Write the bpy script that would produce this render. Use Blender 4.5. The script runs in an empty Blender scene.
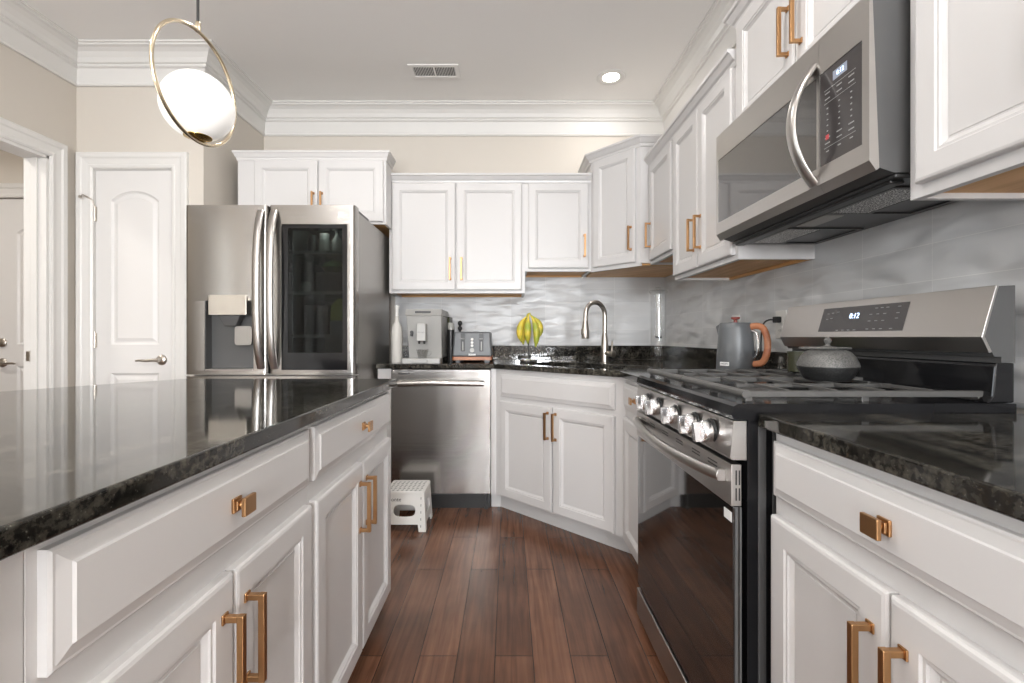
import bpy, bmesh, math, random
from mathutils import Vector, Matrix
from mathutils.geometry import tessellate_polygon
random.seed(7)
PI = math.pi
SC = bpy.context.scene
C = SC.collection
R = math.radians

# ------------------------------------------------------------------ camera
F_PX, W_PX, H_PX = 475.0, 1024.0, 683.0
VPX, VPY = 508.5, 337.0
cd = bpy.data.cameras.new('camera'); cam = bpy.data.objects.new('camera', cd); C.objects.link(cam)
cam.location = (0, 0, 1.075); cam.rotation_euler = (R(90), 0, 0)
cd.sensor_width = 36.0; cd.lens = 36.0 * F_PX / W_PX
cd.shift_x = (W_PX / 2 - VPX) / W_PX
cd.shift_y = -(H_PX / 2 - VPY) / W_PX
cd.clip_start = 0.02
SC.camera = cam

# ------------------------------------------------------------------ world, exposure, lights
w = bpy.data.worlds.new('sky'); SC.world = w; w.use_nodes = True
w.node_tree.nodes['Background'].inputs[0].default_value = (0.80, 0.89, 1.0, 1)
w.node_tree.nodes['Background'].inputs[1].default_value = 1.6
SC.view_settings.view_transform = 'Standard'
try: SC.view_settings.look = 'None'
except Exception: pass
SC.view_settings.gamma = 1.0
SC.view_settings.use_curve_mapping = False
SC.view_settings.exposure = 0.03

def area(name, loc, rot, sx, sy, power, color=(1, 1, 1), shape='RECTANGLE', spread=None):
    l = bpy.data.lights.new(name, 'AREA'); l.shape = shape; l.size = sx
    if shape in ('RECTANGLE', 'ELLIPSE'): l.size_y = sy
    l.energy = power; l.color = color
    if spread: l.spread = spread
    o = bpy.data.objects.new(name, l); C.objects.link(o); o.location = loc; o.rotation_euler = rot
    return o
ZC = 2.78            # ceiling height
REAR = -4.2
XLW = -2.592
REARW = ((-1.80, -1.64, 0.12), (-1.56, -1.42, 0.12), (-0.56, -0.36, 0.98), (0.18, 0.98, 0.98))      # rear wall windows (x range)
LEFTW = ((0.76, 1.00, 0.9, 2.1), (-0.55, -0.30, 0.5, 2.2), (-1.08, -0.85, 0.5, 2.2), (-1.42, -1.25, 0.5, 2.2), (-2.85, -2.50, 0.5, 2.2))
for x0, x1, zs in REARW:              # daylight entering the rear windows, plus added upward fill
    k = (x1 - x0)
    area('window_daylight', ((x0 + x1) / 2, REAR - 0.16, (zs + 2.25) / 2), (R(90), 0, 0), k - 0.04, 2.21 - zs, 100 * k * (2.21 - zs), (0.90, 0.95, 1.0))
    area('added_ceiling_uplight', ((x0 + x1) / 2, REAR - 0.14, zs + 0.32), (R(90 + 38), 0, 0), k - 0.04, 0.5, 190 * k, (0.98, 0.98, 1.0))  # added uplight toward the ceiling, standing for ground-bounced daylight
for y0, y1, z0, z1 in LEFTW:
    k = (y1 - y0) * (z1 - z0)
    area('side_daylight', (XLW - 0.16, (y0 + y1) / 2, (z0 + z1) / 2), (0, R(-90), 0), z1 - z0 - 0.04, y1 - y0 - 0.02, 38 * k, (0.86, 0.93, 1.0))
CANS = [(0.672, 3.115), (-0.75, 1.9), (0.15, 1.15), (-1.6, 0.4), (0.15, -0.8), (-1.6, -1.6), (0.15, -2.6)]
CAN_W = 9

# ------------------------------------------------------------------ materials
def nt(name):
    m = bpy.data.materials.new(name); m.use_nodes = True
    return m, m.node_tree.nodes, m.node_tree.links, m.node_tree.nodes['Principled BSDF']
def P(name, col, rough=0.5, metal=0.0, spec=None, coat=0.0, trans=0.0, ior=None, emit=None, es=0.0, alpha=None):
    m, n, l, b = nt(name)
    b.inputs['Base Color'].default_value = (*col, 1)
    b.inputs['Roughness'].default_value = rough
    b.inputs['Metallic'].default_value = metal
    if spec is not None: b.inputs['Specular IOR Level'].default_value = spec
    if coat: b.inputs['Coat Weight'].default_value = coat; b.inputs['Coat Roughness'].default_value = 0.05
    if trans: b.inputs['Transmission Weight'].default_value = trans
    if ior: b.inputs['IOR'].default_value = ior
    if emit: b.inputs['Emission Color'].default_value = (*emit, 1); b.inputs['Emission Strength'].default_value = es
    return m
def add_noise_bump(m, scale=(40, 40, 40), strength=0.05, dist=0.002, detail=3):
    n, l = m.node_tree.nodes, m.node_tree.links; b = n['Principled BSDF']
    tc = n.new('ShaderNodeTexCoord'); mp = n.new('ShaderNodeMapping'); mp.inputs['Scale'].default_value = scale
    no = n.new('ShaderNodeTexNoise'); no.inputs['Scale'].default_value = 1.0; no.inputs['Detail'].default_value = detail
    bp = n.new('ShaderNodeBump'); bp.inputs['Strength'].default_value = strength; bp.inputs['Distance'].default_value = dist
    l.new(tc.outputs['Object'], mp.inputs['Vector']); l.new(mp.outputs['Vector'], no.inputs['Vector'])
    l.new(no.outputs['Fac'], bp.inputs['Height']); l.new(bp.outputs['Normal'], b.inputs['Normal'])
    return m
def noise_color(m, c1, c2, scale=(20, 20, 20), lo=0.35, hi=0.65, detail=4):
    n, l = m.node_tree.nodes, m.node_tree.links; b = n['Principled BSDF']
    tc = n.new('ShaderNodeTexCoord'); mp = n.new('ShaderNodeMapping'); mp.inputs['Scale'].default_value = scale
    no = n.new('ShaderNodeTexNoise'); no.inputs['Scale'].default_value = 1.0; no.inputs['Detail'].default_value = detail
    cr = n.new('ShaderNodeValToRGB')
    cr.color_ramp.elements[0].position = lo; cr.color_ramp.elements[0].color = (*c1, 1)
    cr.color_ramp.elements[1].position = hi; cr.color_ramp.elements[1].color = (*c2, 1)
    l.new(tc.outputs['Object'], mp.inputs['Vector']); l.new(mp.outputs['Vector'], no.inputs['Vector'])
    l.new(no.outputs['Fac'], cr.inputs['Fac']); l.new(cr.outputs['Color'], b.inputs['Base Color'])
    return m

M = {}
M['wall'] = add_noise_bump(P('wall_paint', (0.62, 0.575, 0.515), 0.6), (90, 90, 90), 0.05)
M['ceiling'] = add_noise_bump(P('ceiling_paint', (0.86, 0.845, 0.825), 0.75), (60, 60, 60), 0.05)
M['trim'] = P('trim_white', (0.72, 0.706, 0.682), 0.32)
M['cab'] = add_noise_bump(P('cabinet_white_paint', (0.625, 0.613, 0.608), 0.30), (30, 30, 30), 0.03)
M['wood'] = noise_color(P('birch_underside', (0.5, 0.3, 0.15), 0.5), (0.62, 0.32, 0.11), (0.80, 0.47, 0.20), (3, 30, 30))
M['brass'] = add_noise_bump(P('brushed_brass', (0.50, 0.285, 0.135), 0.30, 1.0), (200, 200, 20), 0.06)
M['steel'] = P('stainless_steel', (0.50, 0.48, 0.46), 0.30, 1.0)
M['steel_b'] = P('brushed_steel_side', (0.40, 0.385, 0.365), 0.38, 0.9)
M['nickel'] = P('brushed_nickel', (0.55, 0.51, 0.46), 0.28, 1.0)
M['chrome'] = P('bright_chrome', (0.78, 0.78, 0.78), 0.12, 1.0)
M['knobsteel'] = P('satin_knob_metal', (0.80, 0.80, 0.81), 0.22, 1.0)
M['black'] = P('black_plastic', (0.018, 0.018, 0.018), 0.35)
M['blackgloss'] = P('black_gloss_enamel', (0.010, 0.010, 0.011), 0.10, spec=0.3)
M['ovenglass'] = P('oven_glass', (0.010, 0.009, 0.008), 0.04, 0.0, 0.8, 0.5)
M['greyside'] = P('grey_appliance_side', (0.10, 0.10, 0.10), 0.45, 0.3)
M['iron'] = add_noise_bump(P('cast_iron_grate', (0.085, 0.083, 0.080), 0.38), (300, 300, 300), 0.2, 0.0008)
M['rim_black'] = P('dark_rubber', (0.02, 0.02, 0.02), 0.6)
M['glassblack'] = P('display_glass', (0.055, 0.05, 0.05), 0.10)
M['mwglass'] = P('microwave_window', (0.045, 0.042, 0.04), 0.05, 0.0, 0.9, 0.6)
M['print'] = P('printed_white_marks', (0.62, 0.62, 0.62), 0.5)
M['print_dim'] = P('printed_grey_marks', (0.33, 0.33, 0.33), 0.5)
M['print_red'] = P('printed_red_mark', (0.5, 0.05, 0.06), 0.5)
M['digit'] = P('lit_digits', (0.6, 0.75, 1.0), 0.5, emit=(0.6, 0.75, 1.0), es=1.8)
M['digitbg'] = P('display_backlight', (0.25, 0.28, 0.34), 0.4, emit=(0.35, 0.42, 0.6), es=0.12)
M['globe'] = P('opal_glass', (0.92, 0.91, 0.89), 0.18, emit=(1.0, 0.96, 0.90), es=0.30)
M['lamp'] = P('lit_lens', (1, 1, 1), 0.5, emit=(1.0, 0.93, 0.82), es=12)
M['champagne'] = P('champagne_gold_metal', (0.72, 0.62, 0.46), 0.22, 1.0)
M['cordblack'] = P('black_cord', (0.02, 0.02, 0.02), 0.6)
M['whiteplastic'] = P('white_plastic', (0.78, 0.77, 0.74), 0.35)
M['slate'] = add_noise_bump(P('slate_grey_enamel', (0.115, 0.122, 0.128), 0.35), (200, 200, 200), 0.03)
M['copperwood'] = noise_color(P('cherry_wood_look', (0.4, 0.14, 0.06), 0.35), (0.36, 0.12, 0.055), (0.50, 0.21, 0.10), (6, 40, 40))
M['label'] = P('white_plate', (0.85, 0.85, 0.84), 0.4)
M['teapot_top'] = noise_color(P('teapot_grey_iron', (0.2, 0.2, 0.2), 0.5, 0.3), (0.075, 0.075, 0.072), (0.17, 0.167, 0.160), (300, 300, 300))
M['teapot_low'] = noise_color(P('teapot_black_iron', (0.03, 0.03, 0.03), 0.5), (0.012, 0.012, 0.012), (0.04, 0.04, 0.04), (220, 220, 220), 0.5, 0.8)
M['olive'] = P('olive_enamel', (0.045, 0.046, 0.026), 0.25)
M['silverplastic'] = P('silver_body', (0.40, 0.395, 0.38), 0.42, 0.25)
M['beige_ceramic'] = add_noise_bump(P('textured_white_ceramic', (0.62, 0.60, 0.56), 0.45), (260, 260, 160), 0.5, 0.002)
M['mesh_filter'] = noise_color(P('grease_filter', (0.2, 0.2, 0.2), 0.4, 0.6), (0.10, 0.10, 0.10), (0.95, 0.94, 0.92), (260, 260, 260), 0.46, 0.60, 1)
M['micbase'] = P('microwave_underside', (0.05, 0.05, 0.05), 0.3, 0.3)
M['inner'] = P('fridge_liner', (0.30, 0.31, 0.30), 0.5)
M['sinksteel'] = P('sink_steel', (0.5, 0.5, 0.49), 0.3, 1.0)
M['doorpaint'] = P('door_white_paint', (0.72, 0.705, 0.69), 0.35)

# brushed look on the big steel fronts: fine stretched noise
def brushed(m, scale, st=0.12):
    return add_noise_bump(m, scale, st, 0.0006, 2)
brushed(M['steel'], (3, 3, 420), 0.10)
# slightly uneven sheet metal (broad waves that wobble reflections)
M['sheet'] = P('stainless_sheet', (0.40, 0.385, 0.37), 0.20, 1.0)
def sheet(m):
    n, l = m.node_tree.nodes, m.node_tree.links; b = n['Principled BSDF']
    tc = n.new('ShaderNodeTexCoord'); last = None
    for sc, st, di in (((6, 6, 0.6), 0.30, 0.010), ((2, 2, 380), 0.35, 0.0008)):
        mp = n.new('ShaderNodeMapping'); mp.inputs['Scale'].default_value = sc
        no = n.new('ShaderNodeTexNoise'); no.inputs['Scale'].default_value = 1; no.inputs['Detail'].default_value = 1
        bp = n.new('ShaderNodeBump'); bp.inputs['Strength'].default_value = st; bp.inputs['Distance'].default_value = di
        l.new(tc.outputs['Object'], mp.inputs['Vector']); l.new(mp.outputs['Vector'], no.inputs['Vector'])
        l.new(no.outputs['Fac'], bp.inputs['Height'])
        if last: l.new(last.outputs['Normal'], bp.inputs['Normal'])
        last = bp
    l.new(last.outputs['Normal'], b.inputs['Normal'])
sheet(M['sheet'])

def granite(name, edge=False):
    m, n, l, b = nt(name)
    tc = n.new('ShaderNodeTexCoord')
    n1 = n.new('ShaderNodeTexNoise'); n1.inputs['Scale'].default_value = 80; n1.inputs['Detail'].default_value = 6; n1.inputs['Roughness'].default_value = 0.7
    mp = n.new('ShaderNodeMapping'); mp.inputs['Scale'].default_value = (1.0, 0.35, 1.0); mp.inputs['Rotation'].default_value = (0, 0, R(35))
    n2 = n.new('ShaderNodeTexNoise'); n2.inputs['Scale'].default_value = 9; n2.inputs['Detail'].default_value = 8; n2.inputs['Distortion'].default_value = 1.5
    v = n.new('ShaderNodeTexVoronoi'); v.inputs['Scale'].default_value = 170
    l.new(tc.outputs['Object'], n1.inputs['Vector']); l.new(tc.outputs['Object'], mp.inputs['Vector'])
    l.new(mp.outputs['Vector'], n2.inputs['Vector']); l.new(tc.outputs['Object'], v.inputs['Vector'])
    r1 = n.new('ShaderNodeValToRGB'); e = r1.color_ramp.elements
    e[0].position = 0.40; e[0].color = (0.010, 0.010, 0.010, 1); e[1].position = 0.72; e[1].color = (0.13, 0.128, 0.112, 1)
    r2 = n.new('ShaderNodeValToRGB'); e = r2.color_ramp.elements
    e[0].position = 0.44; e[0].color = (0.30, 0.28, 0.26, 1); e[1].position = 0.68; e[1].color = (1.3, 1.22, 1.12, 1)
    r3 = n.new('ShaderNodeValToRGB'); e = r3.color_ramp.elements
    e[0].position = 0.0; e[0].color = (0.30, 0.29, 0.25, 1); e[1].position = 0.16; e[1].color = (0, 0, 0, 1)
    mx = n.new('ShaderNodeMix'); mx.data_type = 'RGBA'; mx.blend_type = 'MULTIPLY'; mx.inputs[0].default_value = 1
    ad = n.new('ShaderNodeMix'); ad.data_type = 'RGBA'; ad.blend_type = 'ADD'; ad.inputs[0].default_value = 0.5
    l.new(n1.outputs['Fac'], r1.inputs['Fac']); l.new(n2.outputs['Fac'], r2.inputs['Fac']); l.new(v.outputs['Distance'], r3.inputs['Fac'])
    l.new(r1.outputs['Color'], mx.inputs[6]); l.new(r2.outputs['Color'], mx.inputs[7])
    l.new(mx.outputs[2], ad.inputs[6]); l.new(r3.outputs['Color'], ad.inputs[7])
    l.new(ad.outputs[2], b.inputs['Base Color'])
    b.inputs['Roughness'].default_value = 0.07
    b.inputs['Specular IOR Level'].default_value = 0.6
    return m
M['granite'] = granite('black_granite')

def floor_mat():
    m, n, l, b = nt('dark_hardwood')
    tc = n.new('ShaderNodeTexCoord')
    mp = n.new('ShaderNodeMapping'); mp.inputs['Rotation'].default_value = (0, 0, R(90)); mp.inputs['Location'].default_value = (0.3, 0.045, 0)
    br = n.new('ShaderNodeTexBrick'); br.offset = 0.37; br.offset_frequency = 2; br.squash = 1
    br.inputs['Scale'].default_value = 1; br.inputs['Brick Width'].default_value = 0.95; br.inputs['Row Height'].default_value = 0.127
    br.inputs['Mortar Size'].default_value = 0.0014; br.inputs['Mortar Smooth'].default_value = 0.1
    br.inputs['Color1'].default_value = (0.100, 0.045, 0.025, 1); br.inputs['Color2'].default_value = (0.165, 0.078, 0.045, 1)
    br.inputs['Mortar'].default_value = (0.020, 0.009, 0.006, 1)
    l.new(tc.outputs['Object'], mp.inputs['Vector']); l.new(mp.outputs['Vector'], br.inputs['Vector'])
    mg = n.new('ShaderNodeMapping'); mg.inputs['Scale'].default_value = (60, 3.0, 1)
    g = n.new('ShaderNodeTexNoise'); g.inputs['Scale'].default_value = 1; g.inputs['Detail'].default_value = 6; g.inputs['Distortion'].default_value = 0.6
    l.new(tc.outputs['Object'], mg.inputs['Vector']); l.new(mg.outputs['Vector'], g.inputs['Vector'])
    rg = n.new('ShaderNodeValToRGB'); e = rg.color_ramp.elements
    e[0].position = 0.3; e[0].color = (0.55, 0.52, 0.5, 1); e[1].position = 0.72; e[1].color = (1.45, 1.45, 1.45, 1)
    l.new(g.outputs['Fac'], rg.inputs['Fac'])
    big = n.new('ShaderNodeTexNoise'); big.inputs['Scale'].default_value = 4; big.inputs['Detail'].default_value = 5
    l.new(tc.outputs['Object'], big.inputs['Vector'])
    rb = n.new('ShaderNodeValToRGB'); e = rb.color_ramp.elements
    e[0].position = 0.3; e[0].color = (0.72, 0.68, 0.66, 1); e[1].position = 0.7; e[1].color = (1.25, 1.22, 1.2, 1)
    l.new(big.outputs['Fac'], rb.inputs['Fac'])
    m1 = n.new('ShaderNodeMix'); m1.data_type = 'RGBA'; m1.blend_type = 'MULTIPLY'; m1.inputs[0].default_value = 0.8
    m2 = n.new('ShaderNodeMix'); m2.data_type = 'RGBA'; m2.blend_type = 'MULTIPLY'; m2.inputs[0].default_value = 0.9
    l.new(br.outputs['Color'], m1.inputs[6]); l.new(rg.outputs['Color'], m1.inputs[7])
    l.new(m1.outputs[2], m2.inputs[6]); l.new(rb.outputs['Color'], m2.inputs[7])
    l.new(m2.outputs[2], b.inputs['Base Color'])
    b.inputs['Roughness'].default_value = 0.26
    bp = n.new('ShaderNodeBump'); bp.inputs['Strength'].default_value = 0.25; bp.inputs['Distance'].default_value = 0.002
    l.new(g.outputs['Fac'], bp.inputs['Height'])
    b2 = n.new('ShaderNodeBump'); b2.inputs['Strength'].default_value = 0.6; b2.inputs['Distance'].default_value = 0.002; b2.invert = True
    l.new(br.outputs['Fac'], b2.inputs['Height']); l.new(bp.outputs['Normal'], b2.inputs['Normal'])
    l.new(b2.outputs['Normal'], b.inputs['Normal'])
    return m
M['floor'] = floor_mat()

def tile_mat(name, axis, wave=0.035):
    # long glossy wavy tiles; axis = which object coordinate runs along the wall
    m, n, l, b = nt(name)
    tc = n.new('ShaderNodeTexCoord'); sp = n.new('ShaderNodeSeparateXYZ'); cb = n.new('ShaderNodeCombineXYZ')
    l.new(tc.outputs['Object'], sp.inputs[0])
    l.new(sp.outputs[axis], cb.inputs[0]); l.new(sp.outputs['Z'], cb.inputs[1])
    mp = n.new('ShaderNodeMapping'); mp.inputs['Location'].default_value = (-0.017, -0.012, 0)
    l.new(cb.outputs[0], mp.inputs['Vector'])
    br = n.new('ShaderNodeTexBrick'); br.offset = 0.0; br.squash = 1
    br.inputs['Scale'].default_value = 1; br.inputs['Brick Width'].default_value = 0.258; br.inputs['Row Height'].default_value = 0.1016
    br.inputs['Mortar Size'].default_value = 0.0009
    br.inputs['Color1'].default_value = (0.56, 0.565, 0.57, 1); br.inputs['Color2'].default_value = (0.65, 0.655, 0.66, 1)
    br.inputs['Mortar'].default_value = (0.74, 0.74, 0.73, 1)
    l.new(mp.outputs[0], br.inputs['Vector']); l.new(br.outputs['Color'], b.inputs['Base Color'])
    mw = n.new('ShaderNodeMapping'); mw.inputs['Scale'].default_value = (5.5, 15, 1); mw.inputs['Rotation'].default_value = (0, 0, R(6))
    l.new(cb.outputs[0], mw.inputs['Vector'])
    no = n.new('ShaderNodeTexNoise'); no.inputs['Scale'].default_value = 1; no.inputs['Detail'].default_value = 0.5; no.inputs['Distortion'].default_value = 0.4
    l.new(mw.outputs[0], no.inputs['Vector'])
    bp = n.new('ShaderNodeBump'); bp.inputs['Strength'].default_value = 0.8; bp.inputs['Distance'].default_value = wave
    l.new(no.outputs['Fac'], bp.inputs['Height'])
    b2 = n.new('ShaderNodeBump'); b2.inputs['Strength'].default_value = 0.4; b2.inputs['Distance'].default_value = 0.001; b2.invert = True
    l.new(br.outputs['Fac'], b2.inputs['Height']); l.new(bp.outputs['Normal'], b2.inputs['Normal'])
    l.new(b2.outputs['Normal'], b.inputs['Normal'])
    b.inputs['Roughness'].default_value = 0.30
    return m
M['tile_x'] = tile_mat('wavy_gloss_tile_back', 'X', 0.016)
M['tile_y'] = tile_mat('wavy_gloss_tile_right', 'Y')

def clear_glass(name, tint=(1, 1, 1), gloss=0.12, rough=0.02):
    m = bpy.data.materials.new(name); m.use_nodes = True; n, l = m.node_tree.nodes, m.node_tree.links
    n.clear(); out = n.new('ShaderNodeOutputMaterial'); mix = n.new('ShaderNodeMixShader')
    t = n.new('ShaderNodeBsdfTransparent'); g = n.new('ShaderNodeBsdfGlossy'); fr = n.new('ShaderNodeLayerWeight'); fr.inputs['Blend'].default_value = 0.5
    t.inputs[0].default_value = (*tint, 1); g.inputs['Roughness'].default_value = rough; pw = n.new('ShaderNodeMath'); pw.operation = 'POWER'; pw.inputs[1].default_value = 4.0; hf = n.new('ShaderNodeMath'); hf.operation = 'MULTIPLY'; hf.inputs[1].default_value = 0.6
    mt = n.new('ShaderNodeMath'); mt.operation = 'ADD'; mt.inputs[1].default_value = gloss; mt.use_clamp = True
    l.new(fr.outputs['Facing'], pw.inputs[0]); l.new(pw.outputs[0], hf.inputs[0]); l.new(hf.outputs[0], mt.inputs[0]); l.new(mt.outputs[0], mix.inputs[0])
    l.new(t.outputs[0], mix.inputs[1]); l.new(g.outputs[0], mix.inputs[2]); l.new(mix.outputs[0], out.inputs[0])
    return m
M['clear'] = clear_glass('clear_acrylic', (0.96, 0.965, 0.965), 0.05)
M['darkglass'] = clear_glass('smoked_glass', (0.40, 0.42, 0.41), 0.015)
M['shelfglass'] = clear_glass('shelf_glass', (0.75, 0.85, 0.82), 0.08)

# ------------------------------------------------------------------ mesh helper
class MB:
    def __init__(s): s.v = []; s.f = []
    def add(s, vs, fs, mat=None):
        o = len(s.v)
        s.v += [tuple((mat @ Vector(p)) if mat else p) for p in vs]
        s.f += [tuple(o + i for i in f) for f in fs]
        return s
    def box(s, x0, x1, y0, y1, z0, z1, mat=None):
        x0, x1 = sorted((x0, x1)); y0, y1 = sorted((y0, y1)); z0, z1 = sorted((z0, z1))
        return s.add([(x0,y0,z0),(x1,y0,z0),(x1,y1,z0),(x0,y1,z0),(x0,y0,z1),(x1,y0,z1),(x1,y1,z1),(x0,y1,z1)],
                     [(0,3,2,1),(4,5,6,7),(0,1,5,4),(1,2,6,5),(2,3,7,6),(3,0,4,7)], mat)
    def prism(s, outer, z0, z1, holes=(), mat=None):
        loops = [list(outer)] + [list(h) for h in holes]
        flat = [p for lp in loops for p in lp]; n = len(flat)
        tri = tessellate_polygon([[Vector((p[0], p[1], 0)) for p in lp] for lp in loops])
        vs = [(p[0], p[1], z0) for p in flat] + [(p[0], p[1], z1) for p in flat]
        fs = []
        for t in tri:
            a, b, c = (Vector((*flat[i][:2], 0)) for i in t)
            t = tuple(t) if (b - a).cross(c - a).z > 0 else tuple(reversed(t))
            fs.append(tuple(n + i for i in t)); fs.append(tuple(reversed(t)))
        k = 0
        for lp in loops:
            m = len(lp)
            for i in range(m):
                a, b = k + i, k + (i + 1) % m
                fs.append((a, b, n + b, n + a))
            k += m
        return s.add(vs, fs, mat)
    def lathe(s, prof, seg=32, mat=None, cap=True):
        vs, fs = [], []
        for r, z in prof:
            for i in range(seg):
                a = 2 * PI * i / seg; vs.append((r * math.cos(a), r * math.sin(a), z))
        for j in range(len(prof) - 1):
            for i in range(seg):
                a, b = j * seg + i, j * seg + (i + 1) % seg
                fs.append((a, b, b + seg, a + seg))
        if cap:
            fs.append(tuple(reversed(range(seg)))); fs.append(tuple((len(prof) - 1) * seg + i for i in range(seg)))
        return s.add(vs, fs, mat)
    def tube(s, pts, r, seg=12, closed=False, mat=None, flat=1.0, up=None):
        pts = [Vector(p) for p in pts]; n = len(pts)
        rs = r if isinstance(r, (list, tuple)) else [r] * n
        vs, fs = [], []
        prev = None
        for i, p in enumerate(pts):
            if closed: t = pts[(i + 1) % n] - pts[i - 1]
            else: t = pts[min(i + 1, n - 1)] - pts[max(i - 1, 0)]
            t.normalize()
            if up is not None: nn = Vector(up) - t * t.dot(Vector(up))
            elif prev is None:
                a = Vector((0, 0, 1)) if abs(t.z) < 0.9 else Vector((1, 0, 0)); nn = a - t * t.dot(a)
            else: nn = prev - t * t.dot(prev)
            nn.normalize(); prev = nn; bb = t.cross(nn)
            for k in range(seg):
                a = 2 * PI * k / seg
                vs.append(tuple(p + nn * (rs[i] * math.cos(a) * flat) + bb * (rs[i] * math.sin(a))))
        m = n if closed else n - 1
        for i in range(m):
            j = (i + 1) % n
            for k in range(seg):
                k2 = (k + 1) % seg
                fs.append((i * seg + k, i * seg + k2, j * seg + k2, j * seg + k))
        if not closed:
            fs.append(tuple(reversed(range(seg)))); fs.append(tuple((n - 1) * seg + k for k in range(seg)))
        return s.add(vs, fs, mat)
    def sweep(s, path, prof, mat=None, caps=True):
        # path: 2-D points, interior on the left; prof: closed (offset to the left, z) loop
        n = len(path); q = [Vector((p[0], p[1])) for p in path]
        offs = []
        for i in range(n):
            ns = []
            if i > 0: d = (q[i] - q[i - 1]).normalized(); ns.append(Vector((-d.y, d.x)))
            if i < n - 1: d = (q[i + 1] - q[i]).normalized(); ns.append(Vector((-d.y, d.x)))
            if len(ns) == 2:
                h = (ns[0] + ns[1]).normalized(); offs.append(h / max(0.2, h.dot(ns[0])))
            else: offs.append(ns[0])
        m = len(prof); vs, fs = [], []
        for i in range(n):
            for d, z in prof: vs.append((q[i].x + offs[i].x * d, q[i].y + offs[i].y * d, z))
        for i in range(n - 1):
            for k in range(m):
                k2 = (k + 1) % m
                fs.append((i * m + k, (i + 1) * m + k, (i + 1) * m + k2, i * m + k2))
        if caps:
            fs.append(tuple(range(m))); fs.append(tuple(reversed([(n - 1) * m + k for k in range(m)])))
        return s.add(vs, fs, mat)
    def rings(s, w, h, rg, mat=None):
        # front panel in the x-z plane facing -y; rg: list of (inset, depth toward -y); closed by the last inner rectangle and a back
        vs, fs = [], []
        for ins, d in rg:
            vs += [(ins, -d, ins), (w - ins, -d, ins), (w - ins, -d, h - ins), (ins, -d, h - ins)]
        for i in range(len(rg) - 1):
            for k in range(4):
                k2 = (k + 1) % 4
                fs.append((i * 4 + k, i * 4 + k2, (i + 1) * 4 + k2, (i + 1) * 4 + k))
        j = (len(rg) - 1) * 4
        fs.append((j, j + 1, j + 2, j + 3)); fs.append((3, 2, 1, 0))
        return s.add(vs, fs, mat)

def obj(name, mb, mat, parent=None, loc=None, bevel=0, smooth=False, kind=None, fix=True, seg=2):
    me = bpy.data.meshes.new(name); me.from_pydata(mb.v, [], mb.f); me.update()
    if fix:
        bm = bmesh.new(); bm.from_mesh(me); bmesh.ops.recalc_face_normals(bm, faces=bm.faces); bm.to_mesh(me); bm.free()
    me.materials.append(M[mat] if isinstance(mat, str) else mat)
    o = bpy.data.objects.new(name, me); C.objects.link(o)
    if parent: o.parent = parent
    if loc: o.location = loc
    if bevel:
        b = o.modifiers.new('bevel', 'BEVEL'); b.width = bevel; b.segments = seg; b.limit_method = 'ANGLE'; b.angle_limit = R(40)
    if smooth:
        for p in me.polygons: p.use_smooth = True
        if smooth == 'auto' or smooth is True:
            try:
                me.set_sharp_from_angle(angle=R(42))
            except Exception: pass
    if kind: o['kind'] = kind
    return o
def tag(o, label, cat, group=None):
    o['label'] = label; o['category'] = cat
    if group: o['group'] = group
    return o
def thing(name, label, cat, loc=(0, 0, 0), rz=0, group=None):
    o = bpy.data.objects.new(name, None); C.objects.link(o); o.location = loc; o.rotation_euler = (0, 0, rz)
    o.empty_display_size = 0.05
    return tag(o, label, cat, group)
def struct(name, mb, mat, parent=None, **k):
    o = obj(name, mb, mat, parent, **k)
    if not parent: o['kind'] = 'structure'
    return o
def text(name, body, size, mat, parent, loc, rot, thick=0.0006, align='CENTER'):
    cu = bpy.data.curves.new(name, 'FONT'); cu.body = body; cu.size = size; cu.extrude = thick
    cu.align_x = align; cu.align_y = 'CENTER'; cu.resolution_u = 3
    t = bpy.data.objects.new('tmp', cu); C.objects.link(t)
    bpy.context.view_layer.update()
    me = bpy.data.meshes.new_from_object(t.evaluated_get(bpy.context.evaluated_depsgraph_get()))
    bpy.data.objects.remove(t); bpy.data.curves.remove(cu)
    me.materials.clear(); me.materials.append(M[mat])
    o = bpy.data.objects.new(name, me); C.objects.link(o); o.parent = parent; o.location = loc; o.rotation_euler = rot
    return o
def rrect(x0, x1, y0, y1, r, n=5):
    pts = []
    for cx, cy, a0 in ((x1 - r, y0 + r, -90), (x1 - r, y1 - r, 0), (x0 + r, y1 - r, 90), (x0 + r, y0 + r, 180)):
        for i in range(n + 1):
            a = R(a0 + 90 * i / n); pts.append((cx + r * math.cos(a), cy + r * math.sin(a)))
    return pts
# matrices: a prism drawn in (x, z) and extruded along y
XZ = Matrix(((1, 0, 0, 0), (0, 0, 1, 0), (0, 1, 0, 0), (0, 0, 0, 1)))     # (x, y, z) -> (x, z, y)
YZ = Matrix(((0, 0, 1, 0), (1, 0, 0, 0), (0, 1, 0, 0), (0, 0, 0, 1)))     # (a, b, t) -> (t, a, b)

# ================================================================== ROOM
XR, YB = 1.174, 3.552
XAL, YP, XL = -1.83, 2.85, -2.592          # alcove side wall, pantry door wall, left wall
struct('floor', MB().box(-5.2, 1.4, REAR - 0.12, 3.8, -0.05, 0), 'floor')
struct('ceiling', MB().box(-5.2, 1.4, REAR - 0.12, 3.8, ZC, ZC + 0.05), 'ceiling')
struct('wall_right', MB().box(XR, XR + 0.12, REAR - 0.12, YB + 0.12, 0, ZC), 'wall')
struct('wall_back', MB().box(XAL - 0.12, XR, YB, YB + 0.12, 0, ZC), 'wall')
struct('wall_alcove', MB().box(XAL - 0.12, XAL, YP + 0.12, YB, 0, ZC), 'wall')
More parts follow.
